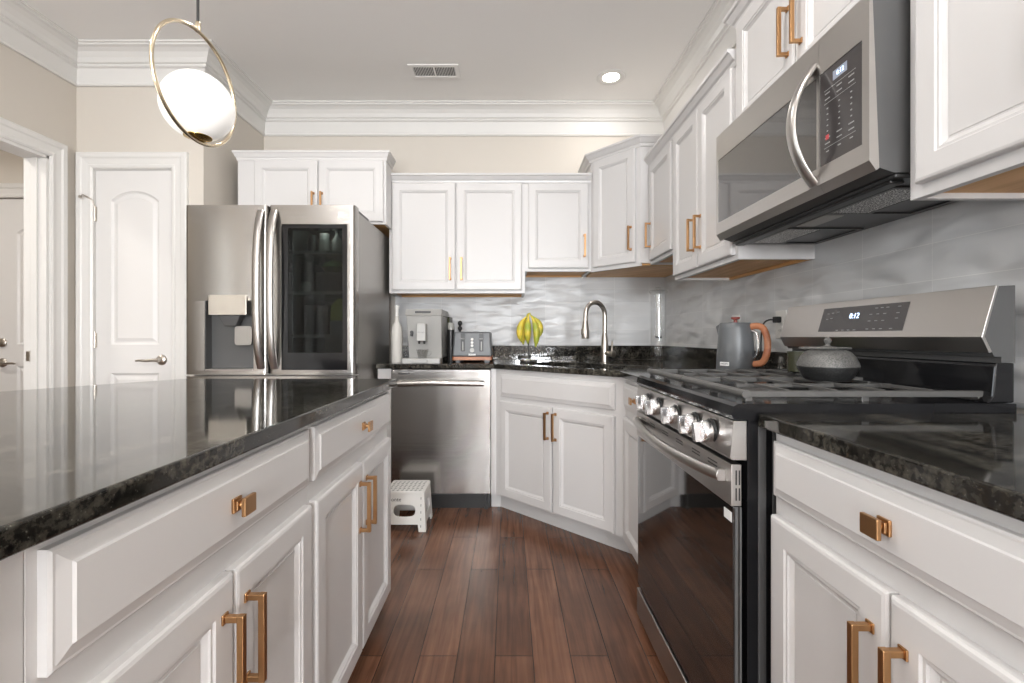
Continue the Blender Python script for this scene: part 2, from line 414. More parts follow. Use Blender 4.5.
# pantry wall with the door opening
DX0, DX1, DZ = -2.490, -2.011, 2.083
struct('wall_pantry', MB().prism([(XL, 0), (DX0, 0), (DX0, DZ), (DX1, DZ), (DX1, 0), (XAL, 0), (XAL, ZC), (XL, ZC)],
       YP, YP + 0.12, mat=XZ), 'wall')
# left wall with the hallway opening
OY0, OY1, OZ = 1.35, 2.678, 2.095
struct('wall_left', MB().prism([(REAR, 0), (OY0, 0), (OY0, OZ), (OY1, OZ), (OY1, 0), (YP + 0.12, 0), (YP + 0.12, ZC), (REAR, ZC)],
       XL - 0.12, XL, holes=[[(a_, c_), (b_, c_), (b_, d_), (a_, d_)] for a_, b_, c_, d_ in LEFTW], mat=YZ), 'wall')
# rear wall with three window openings
def rect(a, b, c, d): return [(a, c), (b, c), (b, d), (a, d)]
struct('wall_rear', MB().prism([(XL - 0.12, 0), (XR, 0), (XR, ZC), (XL - 0.12, ZC)], REAR - 0.12, REAR,
       holes=[rect(x0, x1, zs, 2.25) for x0, x1, zs in REARW], mat=XZ), 'wall')
for i, (x0, x1, zs) in enumerate(REARW):
    fr = MB().prism(rect(x0 - 0.04, x1 + 0.04, zs - 0.07, 2.32), REAR, REAR + 0.02, holes=[rect(x0 + 0.01, x1 - 0.01, zs + 0.01, 2.24)], mat=XZ)
    fr.box(x0 + 0.01, x1 - 0.01, REAR - 0.04, REAR - 0.01, 1.43, 1.47)
    fo = struct('window_%d' % (i + 1), fr, 'trim')
    obj('pane', MB().box(x0, x1, REAR - 0.06, REAR - 0.055, zs, 2.25), 'clear', fo)
for i, (a_, b_, c_, d_) in enumerate(LEFTW):
    fr = MB().prism([(a_ - 0.05, c_ - 0.06), (b_ + 0.05, c_ - 0.06), (b_ + 0.05, d_ + 0.06), (a_ - 0.05, d_ + 0.06)], XL, XL + 0.02,
                    holes=[[(a_ + 0.02, c_ + 0.02), (b_ - 0.02, c_ + 0.02), (b_ - 0.02, d_ - 0.02), (a_ + 0.02, d_ - 0.02)]], mat=YZ)
    fo = struct('window_%d' % (i + 5), fr, 'trim')
    obj('pane', MB().box(XL - 0.06, XL - 0.055, a_, b_, c_, d_), 'clear', fo)
# hall beyond the opening
HY = 3.31
struct('wall_hall_back', MB().prism([(-5.1, 0), (-3.615, 0), (-3.615, 2.045), (-2.835, 2.045), (-2.835, 0), (XL - 0.12, 0), (XL - 0.12, ZC), (-5.1, ZC)],
       HY, HY + 0.12, mat=XZ), 'wall')
struct('wall_hall_left', MB().box(-5.2, -5.1, REAR - 0.12, HY + 0.12, 0, ZC), 'wall')
struct('wall_hall_side', MB().box(XL - 0.12, XL, YP + 0.12, HY + 0.12, 0, ZC), 'wall')
struct('wall_hall_front', MB().box(-5.1, XL - 0.12, 1.10, 1.22, 0, ZC), 'wall')

# crown moulding around the ceiling
def crown_prof(h=ZC):
    p = [(0.0005, -0.205), (0.014, -0.205), (0.018, -0.197), (0.016, -0.190), (0.012, -0.187), (0.024, -0.108), (0.030, -0.104), (0.036, -0.104), (0.040, -0.098),
         (0.038, -0.090), (0.050, -0.084), (0.060, -0.062), (0.078, -0.038), (0.100, -0.024), (0.116, -0.020), (0.120, -0.012), (0.130, -0.010), (0.130, -0.0005), (0.0005, -0.0005)]
    return [(d, h + z) for d, z in p]
struct('trim_crown_moulding', MB().sweep([(XR, REAR), (XR, YB), (XAL, YB), (XAL, YP), (XL, YP), (XL, REAR)], crown_prof(), caps=True), 'trim')

# casings: mitred profile swept round the opening in the (u, z) plane
CAS = [(0.0, 0.0), (0.0, 0.010), (0.010, 0.016), (0.020, 0.016), (0.024, 0.012), (0.058, 0.016), (0.066, 0.022), (0.088, 0.024), (0.096, 0.018), (0.098, 0.0)]
def casing(u0, u1, ztop, place, z0=0.0):
    # opening u0..u1, height ztop; profile (distance out from the opening, thickness)
    vs, fs = [], []; m = len(CAS)
    for (u, z, su, sz) in ((u0, z0, -1, 0), (u0, ztop, -1, 1), (u1, ztop, 1, 1), (u1, z0, 1, 0)):
        for d, t in CAS: vs.append(place(u + su * d, z + sz * d, t))
    for i in range(3):
        for k in range(m):
            k2 = (k + 1) % m
            fs.append((i * m + k, (i + 1) * m + k, (i + 1) * m + k2, i * m + k2))
    fs.append(tuple(range(m))); fs.append(tuple(reversed([3 * m + k for k in range(m)])))
    return MB().add(vs, fs)
struct('trim_pantry_casing', casing(DX0 + 0.004, DX1 - 0.004, DZ, lambda u, z, t: (u, YP - t, z)), 'trim')
oc = casing(OY0, OY1, OZ, lambda u, z, t: (XL + t, u, z))
struct('trim_opening_casing', oc, 'trim')
jb = MB().box(XL - 0.125, XL + 0.003, OY1 - 0.018, OY1 + 0.004, 0, OZ).box(XL - 0.125, XL + 0.003, OY0 - 0.004, OY0 + 0.018, 0, OZ)
jb.box(XL - 0.125, XL + 0.003, OY0, OY1, OZ - 0.018, OZ + 0.004).box(XL - 0.075, XL - 0.04, OY1 - 0.030, OY1 - 0.018, 0, OZ - 0.018)
struct('trim_opening_jamb', jb, 'trim', bevel=0.002)
struct('trim_hall_casing', casing(-3.615, -2.835, 2.045, lambda u, z, t: (u, HY - t, z)), 'trim')
# strike plate on the opening's jamb
o = obj('strike_plate', MB().box(XL - 0.108, XL - 0.085, OY1 - 0.0215, OY1 - 0.018, 0.94, 0.995).box(XL - 0.085, XL - 0.072, OY1 - 0.0215, OY1 - 0.018, 0.935, 1.0), 'nickel', bevel=0.001)
tag(o, 'small brushed nickel strike plate on the white jamb of the hallway opening', 'strike plate')

def panel_outline(x0, x1, z0, zs, zp, t, n=14):
    # rectangle with an arched top offset inward by t (zs shoulder, zp peak)
    a, b = x0 + t, x1 - t
    pts = [(a, z0 + t), (b, z0 + t)]
    if zp <= zs: return pts + [(b, zs - t), (a, zs - t)]
    hw = (x1 - x0) / 2; rise = zp - zs; rad = (hw * hw + rise * rise) / (2 * rise); cx = (x0 + x1) / 2; cz = zp - rad
    rr = rad - t; am = math.asin((b - cx) / rr)
    for i in range(n + 1):
        an = am - 2 * am * i / n; pts.append((cx + rr * math.sin(an), cz + rr * math.cos(an)))
    return pts
def panel_door(x0, x1, z0, z1, y, panels, thick=0.035):
    mb = MB(); outs = [panel_outline(*p, 0.0) for p in panels]
    mb.prism([(x0, z0), (x1, z0), (x1, z1), (x0, z1)], y, y + thick, holes=outs, mat=XZ)
    for p in panels:
        prof = [(0.0, 0.0), (0.004, 0.004), (0.012, 0.010), (0.020, 0.010), (0.040, 0.003), (0.044, 0.003)]
        loops = [panel_outline(*p, t) for t, _ in prof]; m = len(loops[0]); vs, fs = [], []
        for lp, (_, d) in zip(loops, prof): vs += [(u, y + d, z) for u, z in lp]
        for i in range(len(prof) - 1):
            for k in range(m):
                k2 = (k + 1) % m; fs.append((i * m + k, i * m + k2, (i + 1) * m + k2, (i + 1) * m + k))
        tri = tessellate_polygon([[Vector((u, z, 0)) for u, z in loops[-1]]]); j = (len(prof) - 1) * m
        fs += [tuple(j + i for i in t) for t in tri]
        vs += [(u, y + thick - 0.004, z) for u, z in loops[0]]; j = len(prof) * m
        fs += [tuple(j + i for i in t) for t in tri]
        mb.add(vs, fs)
    return mb
pd = panel_door(DX0 + 0.004, DX1 - 0.004, 0.008, DZ - 0.004, YP + 0.012,
                [(-2.397, -2.106, 1.029, 1.895, 1.955), (-2.397, -2.106, 0.25, 0.857, 0)])
d1 = struct('door_1', pd, 'doorpaint')
jmb = MB().box(DX0 - 0.001, DX0 + 0.003, YP + 0.001, YP + 0.12, 0, DZ).box(DX1 - 0.003, DX1 + 0.001, YP + 0.001, YP + 0.12, 0, DZ).box(DX0, DX1, YP + 0.001, YP + 0.12, DZ - 0.003, DZ + 0.001)
obj('door_jamb', jmb, 'trim', d1)
def lever(parent, x, y, z, dirx):
    mb = MB().lathe([(0.001, 0), (0.031, 0), (0.032, 0.004), (0.028, 0.010), (0.014, 0.014), (0.012, 0.045), (0.001, 0.046)], 28,
                    Matrix.Translation((x, y, z)) @ Matrix.Rotation(R(90), 4, 'X'))
    pts = [(x - dirx * 0.004, y - 0.040, z), (x + dirx * 0.02, y - 0.045, z + 0.001), (x + dirx * 0.06, y - 0.047, z - 0.003), (x + dirx * 0.105, y - 0.044, z - 0.001), (x + dirx * 0.125, y - 0.042, z - 0.004)]
    mb.tube(pts, [0.010, 0.010, 0.008, 0.007, 0.006], 10)
    return obj('door_lever', mb, 'nickel', parent, smooth=True)
lever(d1, -2.088, YP + 0.0125, 0.937, -1)
for z in (1.815, 1.055, 0.25):
    hb = MB().tube([(DX0 + 0.004, YP + 0.004, z - 0.045), (DX0 + 0.004, YP + 0.004, z + 0.045)], 0.006, 10)
    hb.box(DX0 - 0.004, DX0 + 0.012, YP + 0.008, YP + 0.0125, z - 0.044, z + 0.044)
    hb.tube([(DX0 + 0.004, YP + 0.004, z + 0.045), (DX0 + 0.004, YP + 0.004, z + 0.052)], 0.004, 8)
    obj('hinge', hb, 'nickel', d1)
# hinge-pin stop on the top hinge
hs = MB().tube([(DX0 + 0.004, YP - 0.004, 1.862), (DX0 + 0.002, YP - 0.010, 1.895), (DX0 - 0.03, YP - 0.038, 1.918), (DX0 - 0.045, YP - 0.04, 1.905)], 0.0045, 8)
hs.lathe([(0.001, 0), (0.009, 0), (0.009, 0.008), (0.001, 0.008)], 12, Matrix.Translation((DX0 - 0.045, YP - 0.036, 1.905)) @ Matrix.Rotation(R(90), 4, 'X'))
obj('hinge_stop', hs, 'nickel', d1, smooth=True)
# hall entry door
pd2 = panel_door(-3.611, -2.839, 0.008, 2.041, HY + 0.012, [(-3.44, -3.26, 1.02, 1.80, 1.84), (-3.20, -3.01, 1.02, 1.84, 0), (-3.44, -3.01, 0.22, 0.87, 0)])
d2 = struct('door_2', pd2, 'doorpaint')
db = MB().lathe([(0.001, 0), (0.030, 0), (0.030, 0.012), (0.022, 0.018), (0.001, 0.020)], 24, Matrix.Translation((-3.535, HY + 0.013, 1.035)) @ Matrix.Rotation(R(90), 4, 'X'))
obj('deadbolt', db, 'nickel', d2, smooth=True)
lever(d2, -3.535, HY + 0.0125, 0.895, 1)
# baseboards
struct('baseboard_left', MB().sweep([(XL, YP), (XL, OY1 + 0.10)], [(0.0005, 0), (0.014, 0), (0.014, 0.12), (0.008, 0.135), (0.0005, 0.137)]), 'trim')
struct('baseboard_pantry', MB().sweep([(XAL, YP - 0.0), (DX1 + 0.095, YP)], [(0.0005, 0), (0.014, 0), (0.014, 0.12), (0.008, 0.135), (0.0005, 0.137)]), 'trim')

# ------------------------------------------------------------------ tile backsplash (part of the walls)
struct('wall_tile_back', MB().box(-0.845, XR - 0.008, YB - 0.008, YB, 1.012, 1.60), 'tile_x')
struct('wall_tile_right', MB().box(XR - 0.008, XR, 0.30, YB - 0.008, 0.913, 1.60), 'tile_y')

# ================================================================== CABINETS
DOOR_RG = [(0, 0), (0, 0.014), (0.003, 0.018), (0.008, 0.0195), (0.050, 0.0195), (0.053, 0.0165), (0.058, 0.0165), (0.060, 0.0135), (0.068, 0.0075), (0.072, 0.0075), (0.073, 0.0090)]
DRAW_RG = [(0, 0), (0, 0.010), (0.003, 0.0125), (0.006, 0.0125), (0.020, 0.0165), (0.022, 0.0195)]
def bar_pull(parent, x, z, L=0.150, y=-0.0195):
    # vertical square bar pull with stepped back plates, centre (x, z)
    mb = MB(); s = 0.0055
    for zz in (z - L / 2 + s, z + L / 2 - s):
        mb.box(x - 0.008, x + 0.008, y - 0.0035, y, zz - 0.008, zz + 0.008)
        mb.box(x - s + 0.0004, x + s - 0.0004, y - 0.030, y - 0.003, zz - s + 0.0005, zz + s - 0.0005)
    mb.box(x - s, x + s, y - 0.033, y - 0.022, z - L / 2, z + L / 2)
    return obj('handle', mb, 'brass', parent, bevel=0.0012)
def square_knob(parent, x, z, y=-0.0195, w=0.034, h=0.030):
    mb = MB().box(x - 0.012, x + 0.012, y - 0.005, y, z - 0.012, z + 0.012)
    mb.box(x - 0.010, x + 0.010, y - 0.010, y - 0.005, z - 0.008, z + 0.008)
    mb.lathe([(0.006, 0), (0.005, 0.012)], 14, Matrix.Translation((x, y - 0.009, z)) @ Matrix.Rotation(R(90), 4, 'X'))
    mb.box(x - w / 2, x + w / 2, y - 0.026, y - 0.019, z - h / 2, z + h / 2)
    return obj('knob', mb, 'brass', parent, bevel=0.0015)
def door(parent, x0, x1, z0, z1, pull=None):
    o = obj('door', MB().rings(x1 - x0, z1 - z0, DOOR_RG, Matrix.Translation((x0, 0, z0))), 'cab', parent, bevel=0)
    if pull: bar_pull(o, *pull)
    return o
def drawer(parent, x0, x1, z0, z1, knob=True, name='drawer'):
    o = obj(name, MB().rings(x1 - x0, z1 - z0, DRAW_RG, Matrix.Translation((x0, 0, z0))), 'cab', parent)
    if knob: square_knob(o, (x0 + x1) / 2, (z0 + z1) / 2)
    return o
def cab_crown(zt, k=1.0):
    return [(d * k, z) for d, z in ((0.0, zt - 0.016), (0.006, zt - 0.016), (0.010, zt - 0.008), (0.012, zt + 0.002), (0.020, zt + 0.008), (0.030, zt + 0.022), (0.034, zt + 0.028), (0.040, zt + 0.030), (0.042, zt + 0.034), (0.042, zt + 0.044), (0.0, zt + 0.044))]
RZL, RZR = R(90), R(-90)

def base_cab(name, label, loc, rz, W, D=0.60, drawers=(), doors=(), toe=True, top=0.879, group=None, knobs=True):
    t = thing(name, label, 'cabinet', loc, rz, group)
    mb = MB().box(0, W, 0, D, 0.10, top)
    obj('cabinet_body', mb, 'cab', t, bevel=0.001)
    obj('toe_kick', MB().box(0.0, W, 0.07, 0.085, 0.0, 0.10), 'cab', t)
    for (a, b, z0, z1, kn) in drawers: drawer(t, a, b, z0, z1, kn)
    for (a, b, z0, z1, p) in doors: door(t, a, b, z0, z1, p)
    return t
def upper_cab(name, label, loc, rz, W, z0, z1, D=0.327, doors=(), crown=None, group=None):
    t = thing(name, label, 'cabinet', loc, rz, group)
    mb = MB().box(0, W, 0, 0.019, z0, z1).box(0, 0.016, 0.019, D, z0, z1).box(W - 0.016, W, 0.019, D, z0, z1).box(0.016, W - 0.016, 0.019, D, z1 - 0.016, z1)
    obj('cabinet_body', mb, 'cab', t)
    obj('underside_panel', MB().box(0.016, W - 0.016, 0.019, D, z0 + 0.012, z0 + 0.024).box(0.016, W - 0.016, D - 0.02, D, z0, z0 + 0.012), 'wood', t)['label'] = 'unpainted birch underside'
    for (a, b, c, d, p) in doors: door(t, a, b, c, d, p)
    if crown:
        obj('crown_moulding', MB().sweep(crown, cab_crown(z1)), 'cab', t)
    return t

# ---- upper cabinets on the back wall
YU = 3.222
upper_cab('upper_cabinet', 'white two-door upper cabinet above the coffee machine and toaster', (-0.808, YU, 0), 0, 0.92, 1.372, 2.130,
          doors=[(0.020, 0.449, 1.392, 2.115, (0.415, 1.535)), (0.457, 0.898, 1.392, 2.115, (0.491, 1.535))],
          crown=[(0.92, 0), (0.0, 0)])
upper_cab('upper_cabinet', 'short white single-door upper cabinet left of the corner cabinet, above the sink', (0.112, YU, 0), 0, 0.446, 1.52, 2.130,
          doors=[(0.020, 0.428, 1.540, 2.115, (0.400, 1.69))], crown=[(0.446, 0), (0.0, 0)])
# ---- diagonal corner cabinet
A, B = Vector((0.558, YU)), Vector((0.815, 2.93))
t = thing('corner_cabinet', 'tall white diagonal corner upper cabinet in the back right corner', 'cabinet', (A.x, A.y, 0), math.atan2(B.y - A.y, B.x - A.x))
Mi = Matrix.Rotation(-math.atan2(B.y - A.y, B.x - A.x), 4, 'Z') @ Matrix.Translation((-A.x, -A.y, 0))
plan = [A, B, Vector((XR - 0.001, B.y)), Vector((XR - 0.001, YB - 0.009)), Vector((A.x, YB - 0.009))]
loc2 = [(Mi @ Vector((p.x, p.y, 0))) for p in plan]
obj('cabinet_body', MB().prism([(p.x, p.y) for p in loc2], 1.532, 2.265), 'cab', t)
wl = (B - A).length
ub = [(p.x, p.y) for p in loc2]
obj('frame_rail', MB().box(0, wl, -0.0005, 0.016, 1.515, 1.535), 'cab', t)
inner = [(Mi @ Vector((x, y, 0))) for x, y in ((A.x + 0.02, A.y + 0.012), (B.x + 0.01, B.y + 0.018), (XR - 0.004, B.y + 0.018), (XR - 0.004, YB - 0.012), (A.x + 0.02, YB - 0.012))]
obj('underside_panel', MB().prism([(p.x, p.y) for p in inner], 1.520, 1.531), 'wood', t)['label'] = 'unpainted birch underside'
door(t, 0.030, wl - 0.030, 1.540, 2.248, (wl - 0.058, 1.69))
cp = [(XR - 0.002, B.y), (B.x, B.y), (A.x, A.y), (A.x, YB - 0.01)]
cp = [(Mi @ Vector((x, y, 0))) for x, y in cp]
obj('crown_moulding', MB().sweep([(p.x, p.y) for p in cp], cab_crown(2.265)), 'cab', t)
# ---- right wall uppers: local x runs toward the camera
XU = 0.875; DU = XR - XU - 0.001
upper_cab('upper_cabinet', 'narrow white single-door upper cabinet right of the diagonal corner cabinet', (XU, 2.928, 0), RZR, 0.430, 1.52, 2.130, DU,
          doors=[(0.030, 0.412, 1.540, 2.115, (0.062, 1.69))], crown=[(0.43, 0), (0.0, 0)])
upper_cab('upper_cabinet', 'white two-door upper cabinet on the right wall, beside the microwave', (XU, 2.497, 0), RZR, 0.688, 1.372, 2.130, DU,
          doors=[(0.018, 0.336, 1.392, 2.115, (0.302, 1.545)), (0.344, 0.664, 1.392, 2.115, (0.378, 1.545))], crown=[(0.687, 0), (0.0, 0)])
upper_cab('upper_cabinet', 'white two-door cabinet mounted directly above the microwave', (XU, 1.808, 0), RZR, 0.772, 1.836, 2.265, DU,
          doors=[(0.018, 0.381, 1.852, 2.250, (0.352, 2.010)), (0.390, 0.754, 1.852, 2.250, (0.419, 2.010))],
          crown=[(0.772, DU), (0.772, 0), (0.0, 0), (0.0, DU)])
upper_cab('upper_cabinet', 'large white upper cabinet at the right edge, nearest the camera', (XU, 1.034, 0), RZR, 0.70, 1.372, 2.130, DU,
          doors=[(0.029, 0.347, 1.398, 2.115, (0.314, 1.56)), (0.353, 0.671, 1.398, 2.115, (0.386, 1.56))], crown=[(0.70, 0), (0.0, 0)])
# ---- cabinet over the fridge (deeper, its face reaches past the neighbour's side)
YF = 3.06
t = thing('fridge_top_cabinet', 'white two-door cabinet mounted above the stainless refrigerator', 'cabinet', (-1.743, YF, 0))
W = 0.955
pl = [(0, 0), (W, 0), (W, 0.138), (0.932, 0.138), (0.932, YB - YF - 0.001), (0, YB - YF - 0.001)]
obj('cabinet_body', MB().prism(pl, 1.822, 2.225), 'cab', t)
obj('frame_rail', MB().box(0, W, 0, 0.019, 1.802, 1.823).box(W - 0.016, W, 0.019, 0.138, 1.802, 1.823), 'cab', t)
obj('underside_panel', MB().box(0.01, 0.93, 0.03, 0.48, 1.812, 1.8215), 'wood', t)['label'] = 'unpainted birch underside'
door(t, 0.112, 0.518, 1.815, 2.208, (0.494, 1.925)); door(t, 0.525, 0.940, 1.815, 2.208, (0.549, 1.925))
obj('crown_moulding', MB().sweep([(W, 0.159), (W, 0), (0, 0), (0, YB - YF - 0.001)], cab_crown(2.225, 0.6)), 'cab', t)

# ---- base cabinets
YBF = 2.942
obj_f = MB().box(-0.81, -0.7255, YBF, YB - 0.001, 0.0, 0.879)
tag(obj('filler_panel', obj_f, 'cab', bevel=0.001), 'narrow white filler panel between refrigerator and dishwasher', 'panel')
# diagonal sink base
S0, S1 = Vector((-0.077, YBF)), Vector((0.565, 2.300))
ang = math.atan2(S1.y - S0.y, S1.x - S0.x); wl = (S1 - S0).length
t = thing('sink_cabinet', 'diagonal white sink base cabinet with two doors below the faucet', 'cabinet', (S0.x, S0.y, 0), ang)
Ms = Matrix.Rotation(-ang, 4, 'Z') @ Matrix.Translation((-S0.x, -S0.y, 0))
def locs(pts): return [((Ms @ Vector((x, y, 0))).x, (Ms @ Vector((x, y, 0))).y) for x, y in pts]
plan = locs([(-0.1085, YBF), (S0.x, S0.y), (S1.x, S1.y), (XR - 0.002, 2.300), (XR - 0.002, YB - 0.002), (-0.1085, YB - 0.002)])
# open-topped carcass so the sink bowl hangs free inside it
inn = locs([(-0.0905, YBF + 0.02), (S0.x + 0.012, S0.y + 0.015), (S1.x + 0.012, S1.y + 0.02), (XR - 0.02, 2.320), (XR - 0.02, YB - 0.02), (-0.0905, YB - 0.02)])
obj('cabinet_body', MB().prism(plan, 0.10, 0.879, holes=[inn]), 'cab', t)
k = 0.07 * math.tan(R(22.5))
tp = locs([(-0.1085, YBF + 0.07), (S0.x + k, S0.y + 0.07), (S1.x + 0.07, S1.y + k + 0.0), (S1.x + 0.07, S1.y)])
tp2 = locs([(-0.1085, YBF + 0.085), (S0.x + k + 0.006, S0.y + 0.085), (S1.x + 0.085, S1.y + k + 0.006), (S1.x + 0.085, S1.y)])
obj('toe_kick', MB().prism(tp + tp2[::-1], 0.0, 0.10), 'cab', t)
drawer(t, 0.050, wl - 0.053, 0.717, 0.847, False, 'false_drawer_front')
door(t, 0.050, 0.459, 0.110, 0.686, (0.434, 0.585)); door(t, 0.467, wl - 0.053, 0.110, 0.686, (0.490, 0.585))
base_cab('base_cabinet', 'narrow white base cabinet between the sink cabinet and the gas range', (0.565, 2.299, 0), RZR, 0.494, D=0.605,
         drawers=[(0.030, 0.478, 0.738, 0.858, True)], doors=[(0.030, 0.478, 0.110, 0.692, (0.446, 0.58))])
base_cab('base_cabinet', 'white base cabinet right of the gas range, with wide drawer and two doors', (0.565, 1.003, 0), RZR, 0.66, D=0.605,
         drawers=[(0.010, 0.622, 0.745, 0.858, True)], doors=[(0.010, 0.316, 0.110, 0.705, (0.288, 0.57)), (0.321, 0.642, 0.110, 0.705, (0.348, 0.57))])
# ---- island
XI = -0.4665
def island_cab(y0, y1, label, e):
    W = y1 - y0
    return base_cab('island_cabinet', label, (XI, y0, 0), RZL, W, D=0.60,
        drawers=[(0.012, W - 0.014 - e, 0.738, 0.864, True)],
        doors=[(0.012, W / 2 - 0.003, 0.110, 0.692, (W / 2 - 0.032, 0.563)), (W / 2 + 0.003, W - 0.014 - e, 0.110, 0.692, (W / 2 + 0.032, 0.563))])
island_cab(1.100, 1.825, 'white island cabinet at the far end, next to the step stool', 0)
island_cab(0.458, 1.099, 'near white island cabinet with a wide drawer and two doors, lower left', 0)
island_cab(-0.25, 0.457, 'white island cabinet run whose edge strip shows at the lower left corner', 0.06)
o = obj('island_back_panel', MB().box(-1.30, XI - 0.602, -0.25, 1.825, 0, 0.879), 'cab'); tag(o, 'white rear body of the island under the black counter, behind its cabinets', 'panel')

# ================================================================== COUNTERS
def edge_round(o, w=0.004):
    b = o.modifiers.new('bevel', 'BEVEL'); b.width = w; b.segments = 3; b.limit_method = 'ANGLE'; b.angle_limit = R(40)
ZT, ZB = 0.910, 0.880
isl = [(-0.439, -0.28), (-0.439, 1.875), (-0.447, 1.883), (-1.28, 1.883), (-1.54, 1.438), (-1.62, 1.25), (-1.66, 1.0), (-1.66, -0.28)]
o = obj('island_countertop', MB().prism(isl, ZB, ZT), 'granite'); edge_round(o)
tag(o, 'polished black granite countertop on the white island', 'countertop')
# back and corner counter with sink cut-out
mid = (S0 + S1) / 2; nd = Vector((0.7071, 0.7071)); ud = Vector((0.7071, -0.7071))
def sk(u, v): p = mid + ud * u + nd * v; return (p.x, p.y)
SCut = [sk(a, b) for a, b in rrect(-0.36, 0.36, 0.075, 0.445, 0.05)]
ck = 0.027
cpoly = [(-0.815, YBF - ck), (S0.x - 0.011, YBF - ck), (0.539, 2.318 - 0.0 + 0.0 - 0.0), (0.539, 1.806), (XR - 0.010, 1.806), (XR - 0.010, YB - 0.010), (-0.815, YB - 0.010)]
cpoly[1] = (S0.x - 0.011, YBF - ck); cpoly[2] = (0.539, S1.y - 0.011)
t = thing('corner_countertop', 'black granite countertop running under the kettle, sink, toaster and coffee machine', 'countertop', (0, 0, 0))
o = obj('worktop', MB().prism(cpoly, ZB, ZT, holes=[SCut]), 'granite', t); edge_round(o)
obj('upstand', MB().box(-0.815, XR - 0.010, YB - 0.030, YB - 0.0085, ZT + 0.0005, 1.011).box(XR - 0.030, XR - 0.0085, 1.806, YB - 0.0305, ZT + 0.0005, 1.011), 'granite', t, bevel=0.002)
o = obj('countertop', MB().prism([(0.539, 0.33), (XR - 0.010, 0.33), (XR - 0.010, 1.028), (0.539, 1.028)], ZB, ZT), 'granite'); edge_round(o)
tag(o, 'black granite countertop right of the range, in the near right corner', 'countertop')
# sink bowl
t = thing('sink', 'undermount stainless steel sink in the diagonal corner counter', 'sink', (mid.x + nd.x * 0.26, mid.y + nd.y * 0.26, 0), math.atan2(ud.y, ud.x))
o1 = rrect(-0.375, 0.375, -0.20, 0.20, 0.06); o2 = rrect(-0.345, 0.345, -0.17, 0.17, 0.05); o3 = rrect(-0.31, 0.31, -0.135, 0.135, 0.04)
mb = MB(); m = len(o1)
vs = [(x, y, 0.8785) for x, y in o1] + [(x, y, 0.8785) for x, y in o2] + [(x, y, 0.70) for x, y in o3] + [(x * 1.0, y, 0.698) for x, y in rrect(-0.03, 0.03, -0.03, 0.03, 0.029)]
fs = []
for i in range(3):
    for k in range(m): k2 = (k + 1) % m; fs.append((i * m + k, i * m + k2, (i + 1) * m + k2, (i + 1) * m + k))
fs.append(tuple(3 * m + k for k in range(m)))
mb.add(vs, fs)
o = obj('bowl', mb, 'sinksteel', t, smooth=True, fix=False)
sm = o.modifiers.new('solid', 'SOLIDIFY'); sm.thickness = 0.0015
obj('drain', MB().lathe([(0.001, 0.701), (0.04, 0.701), (0.042, 0.699), (0.001, 0.698)], 24), 'chrome', t)
# faucet
fx, fy = 0.600, 2.962
t = thing('faucet', 'brushed nickel gooseneck pull-down faucet behind the corner sink', 'faucet', (fx, fy, ZT), R(212))
# local +x points toward the sink bowl
mb = MB().lathe([(0.001, 0.0005), (0.030, 0.0005), (0.030, 0.005), (0.024, 0.008), (0.0235, 0.05), (0.023, 0.10), (0.018, 0.17), (0.0135, 0.19), (0.001, 0.19)], 28)
obj('faucet_body', mb, 'nickel', t, smooth=True)
pts = [(0, 0, 0.18), (0, 0, 0.24), (0, 0, 0.295)]
for i in range(1, 16):
    a = PI - i * (PI * 0.965) / 15; pts.append((0.078 + 0.078 * math.cos(a), 0, 0.300 + 0.078 * math.sin(a)))
pts.append((0.158, 0, 0.262))
obj('gooseneck', MB().tube(pts, 0.0140, 14), 'nickel', t, smooth=True)
obj('spray_head', MB().lathe([(0.001, 0.155), (0.022, 0.155), (0.0235, 0.162), (0.023, 0.20), (0.019, 0.235), (0.0155, 0.262), (0.001, 0.263)], 24, Matrix.Translation((0.158, 0, 0))), 'nickel', t, smooth=True)
obj('spray_button', MB().box(0.177, 0.189, -0.006, 0.006, 0.18, 0.215), 'nickel', t, bevel=0.002)
hm = MB().lathe([(0.001, 0), (0.017, 0), (0.017, 0.05), (0.020, 0.054), (0.020, 0.066), (0.001, 0.068)], 20, Matrix.Translation((0, 0.012, 0.062)) @ Matrix.Rotation(R(-90), 4, 'X'))
hm.tube([(-0.0, 0.066, 0.066), (-0.004, 0.060, 0.09), (-0.012, 0.052, 0.13), (-0.014, 0.050, 0.140)], [0.007, 0.006, 0.005, 0.004], 10)
obj('handle', hm, 'nickel', t, smooth=True)

# ================================================================== FRIDGE
FX0, FX1, FYF, FZ = -1.754, -0.832, 2.573, 1.790
t = thing('refrigerator', 'stainless french-door refrigerator with dark glass window panel', 'refrigerator', (0, 0, 0))
bx = MB()
by0, by1 = 2.645, 3.325
bx.box(FX0 + 0.005, -1.262, by0, by1, 0.03, 1.765)                       # left half
bx.box(-1.262, FX1 - 0.003, by0, by1, 0.03, 0.885)                       # below the right compartment
bx.box(-1.262, FX1 - 0.003, by0, by1, 1.735, 1.765)
bx.box(FX1 - 0.028, FX1 - 0.003, by0, by1, 0.885, 1.735).box(-1.262, FX1 - 0.028, by1 - 0.06, by1, 0.885, 1.735)
obj('body', bx, 'steel_b', t)
obj('compartment_liner', MB().box(-1.262, -1.258, by0 + 0.002, by1 - 0.06, 0.885, 1.735).box(FX1 - 0.032, FX1 - 0.028, by0 + 0.002, by1 - 0.06, 0.885, 1.735)
    .box(-1.258, FX1 - 0.032, by1 - 0.064, by1 - 0.06, 0.885, 1.735).box(-1.258, FX1 - 0.032, by0 + 0.002, by1 - 0.064, 0.885, 0.889).box(-1.258, FX1 - 0.032, by0 + 0.002, by1 - 0.064, 1.731, 1.735), 'inner', t)
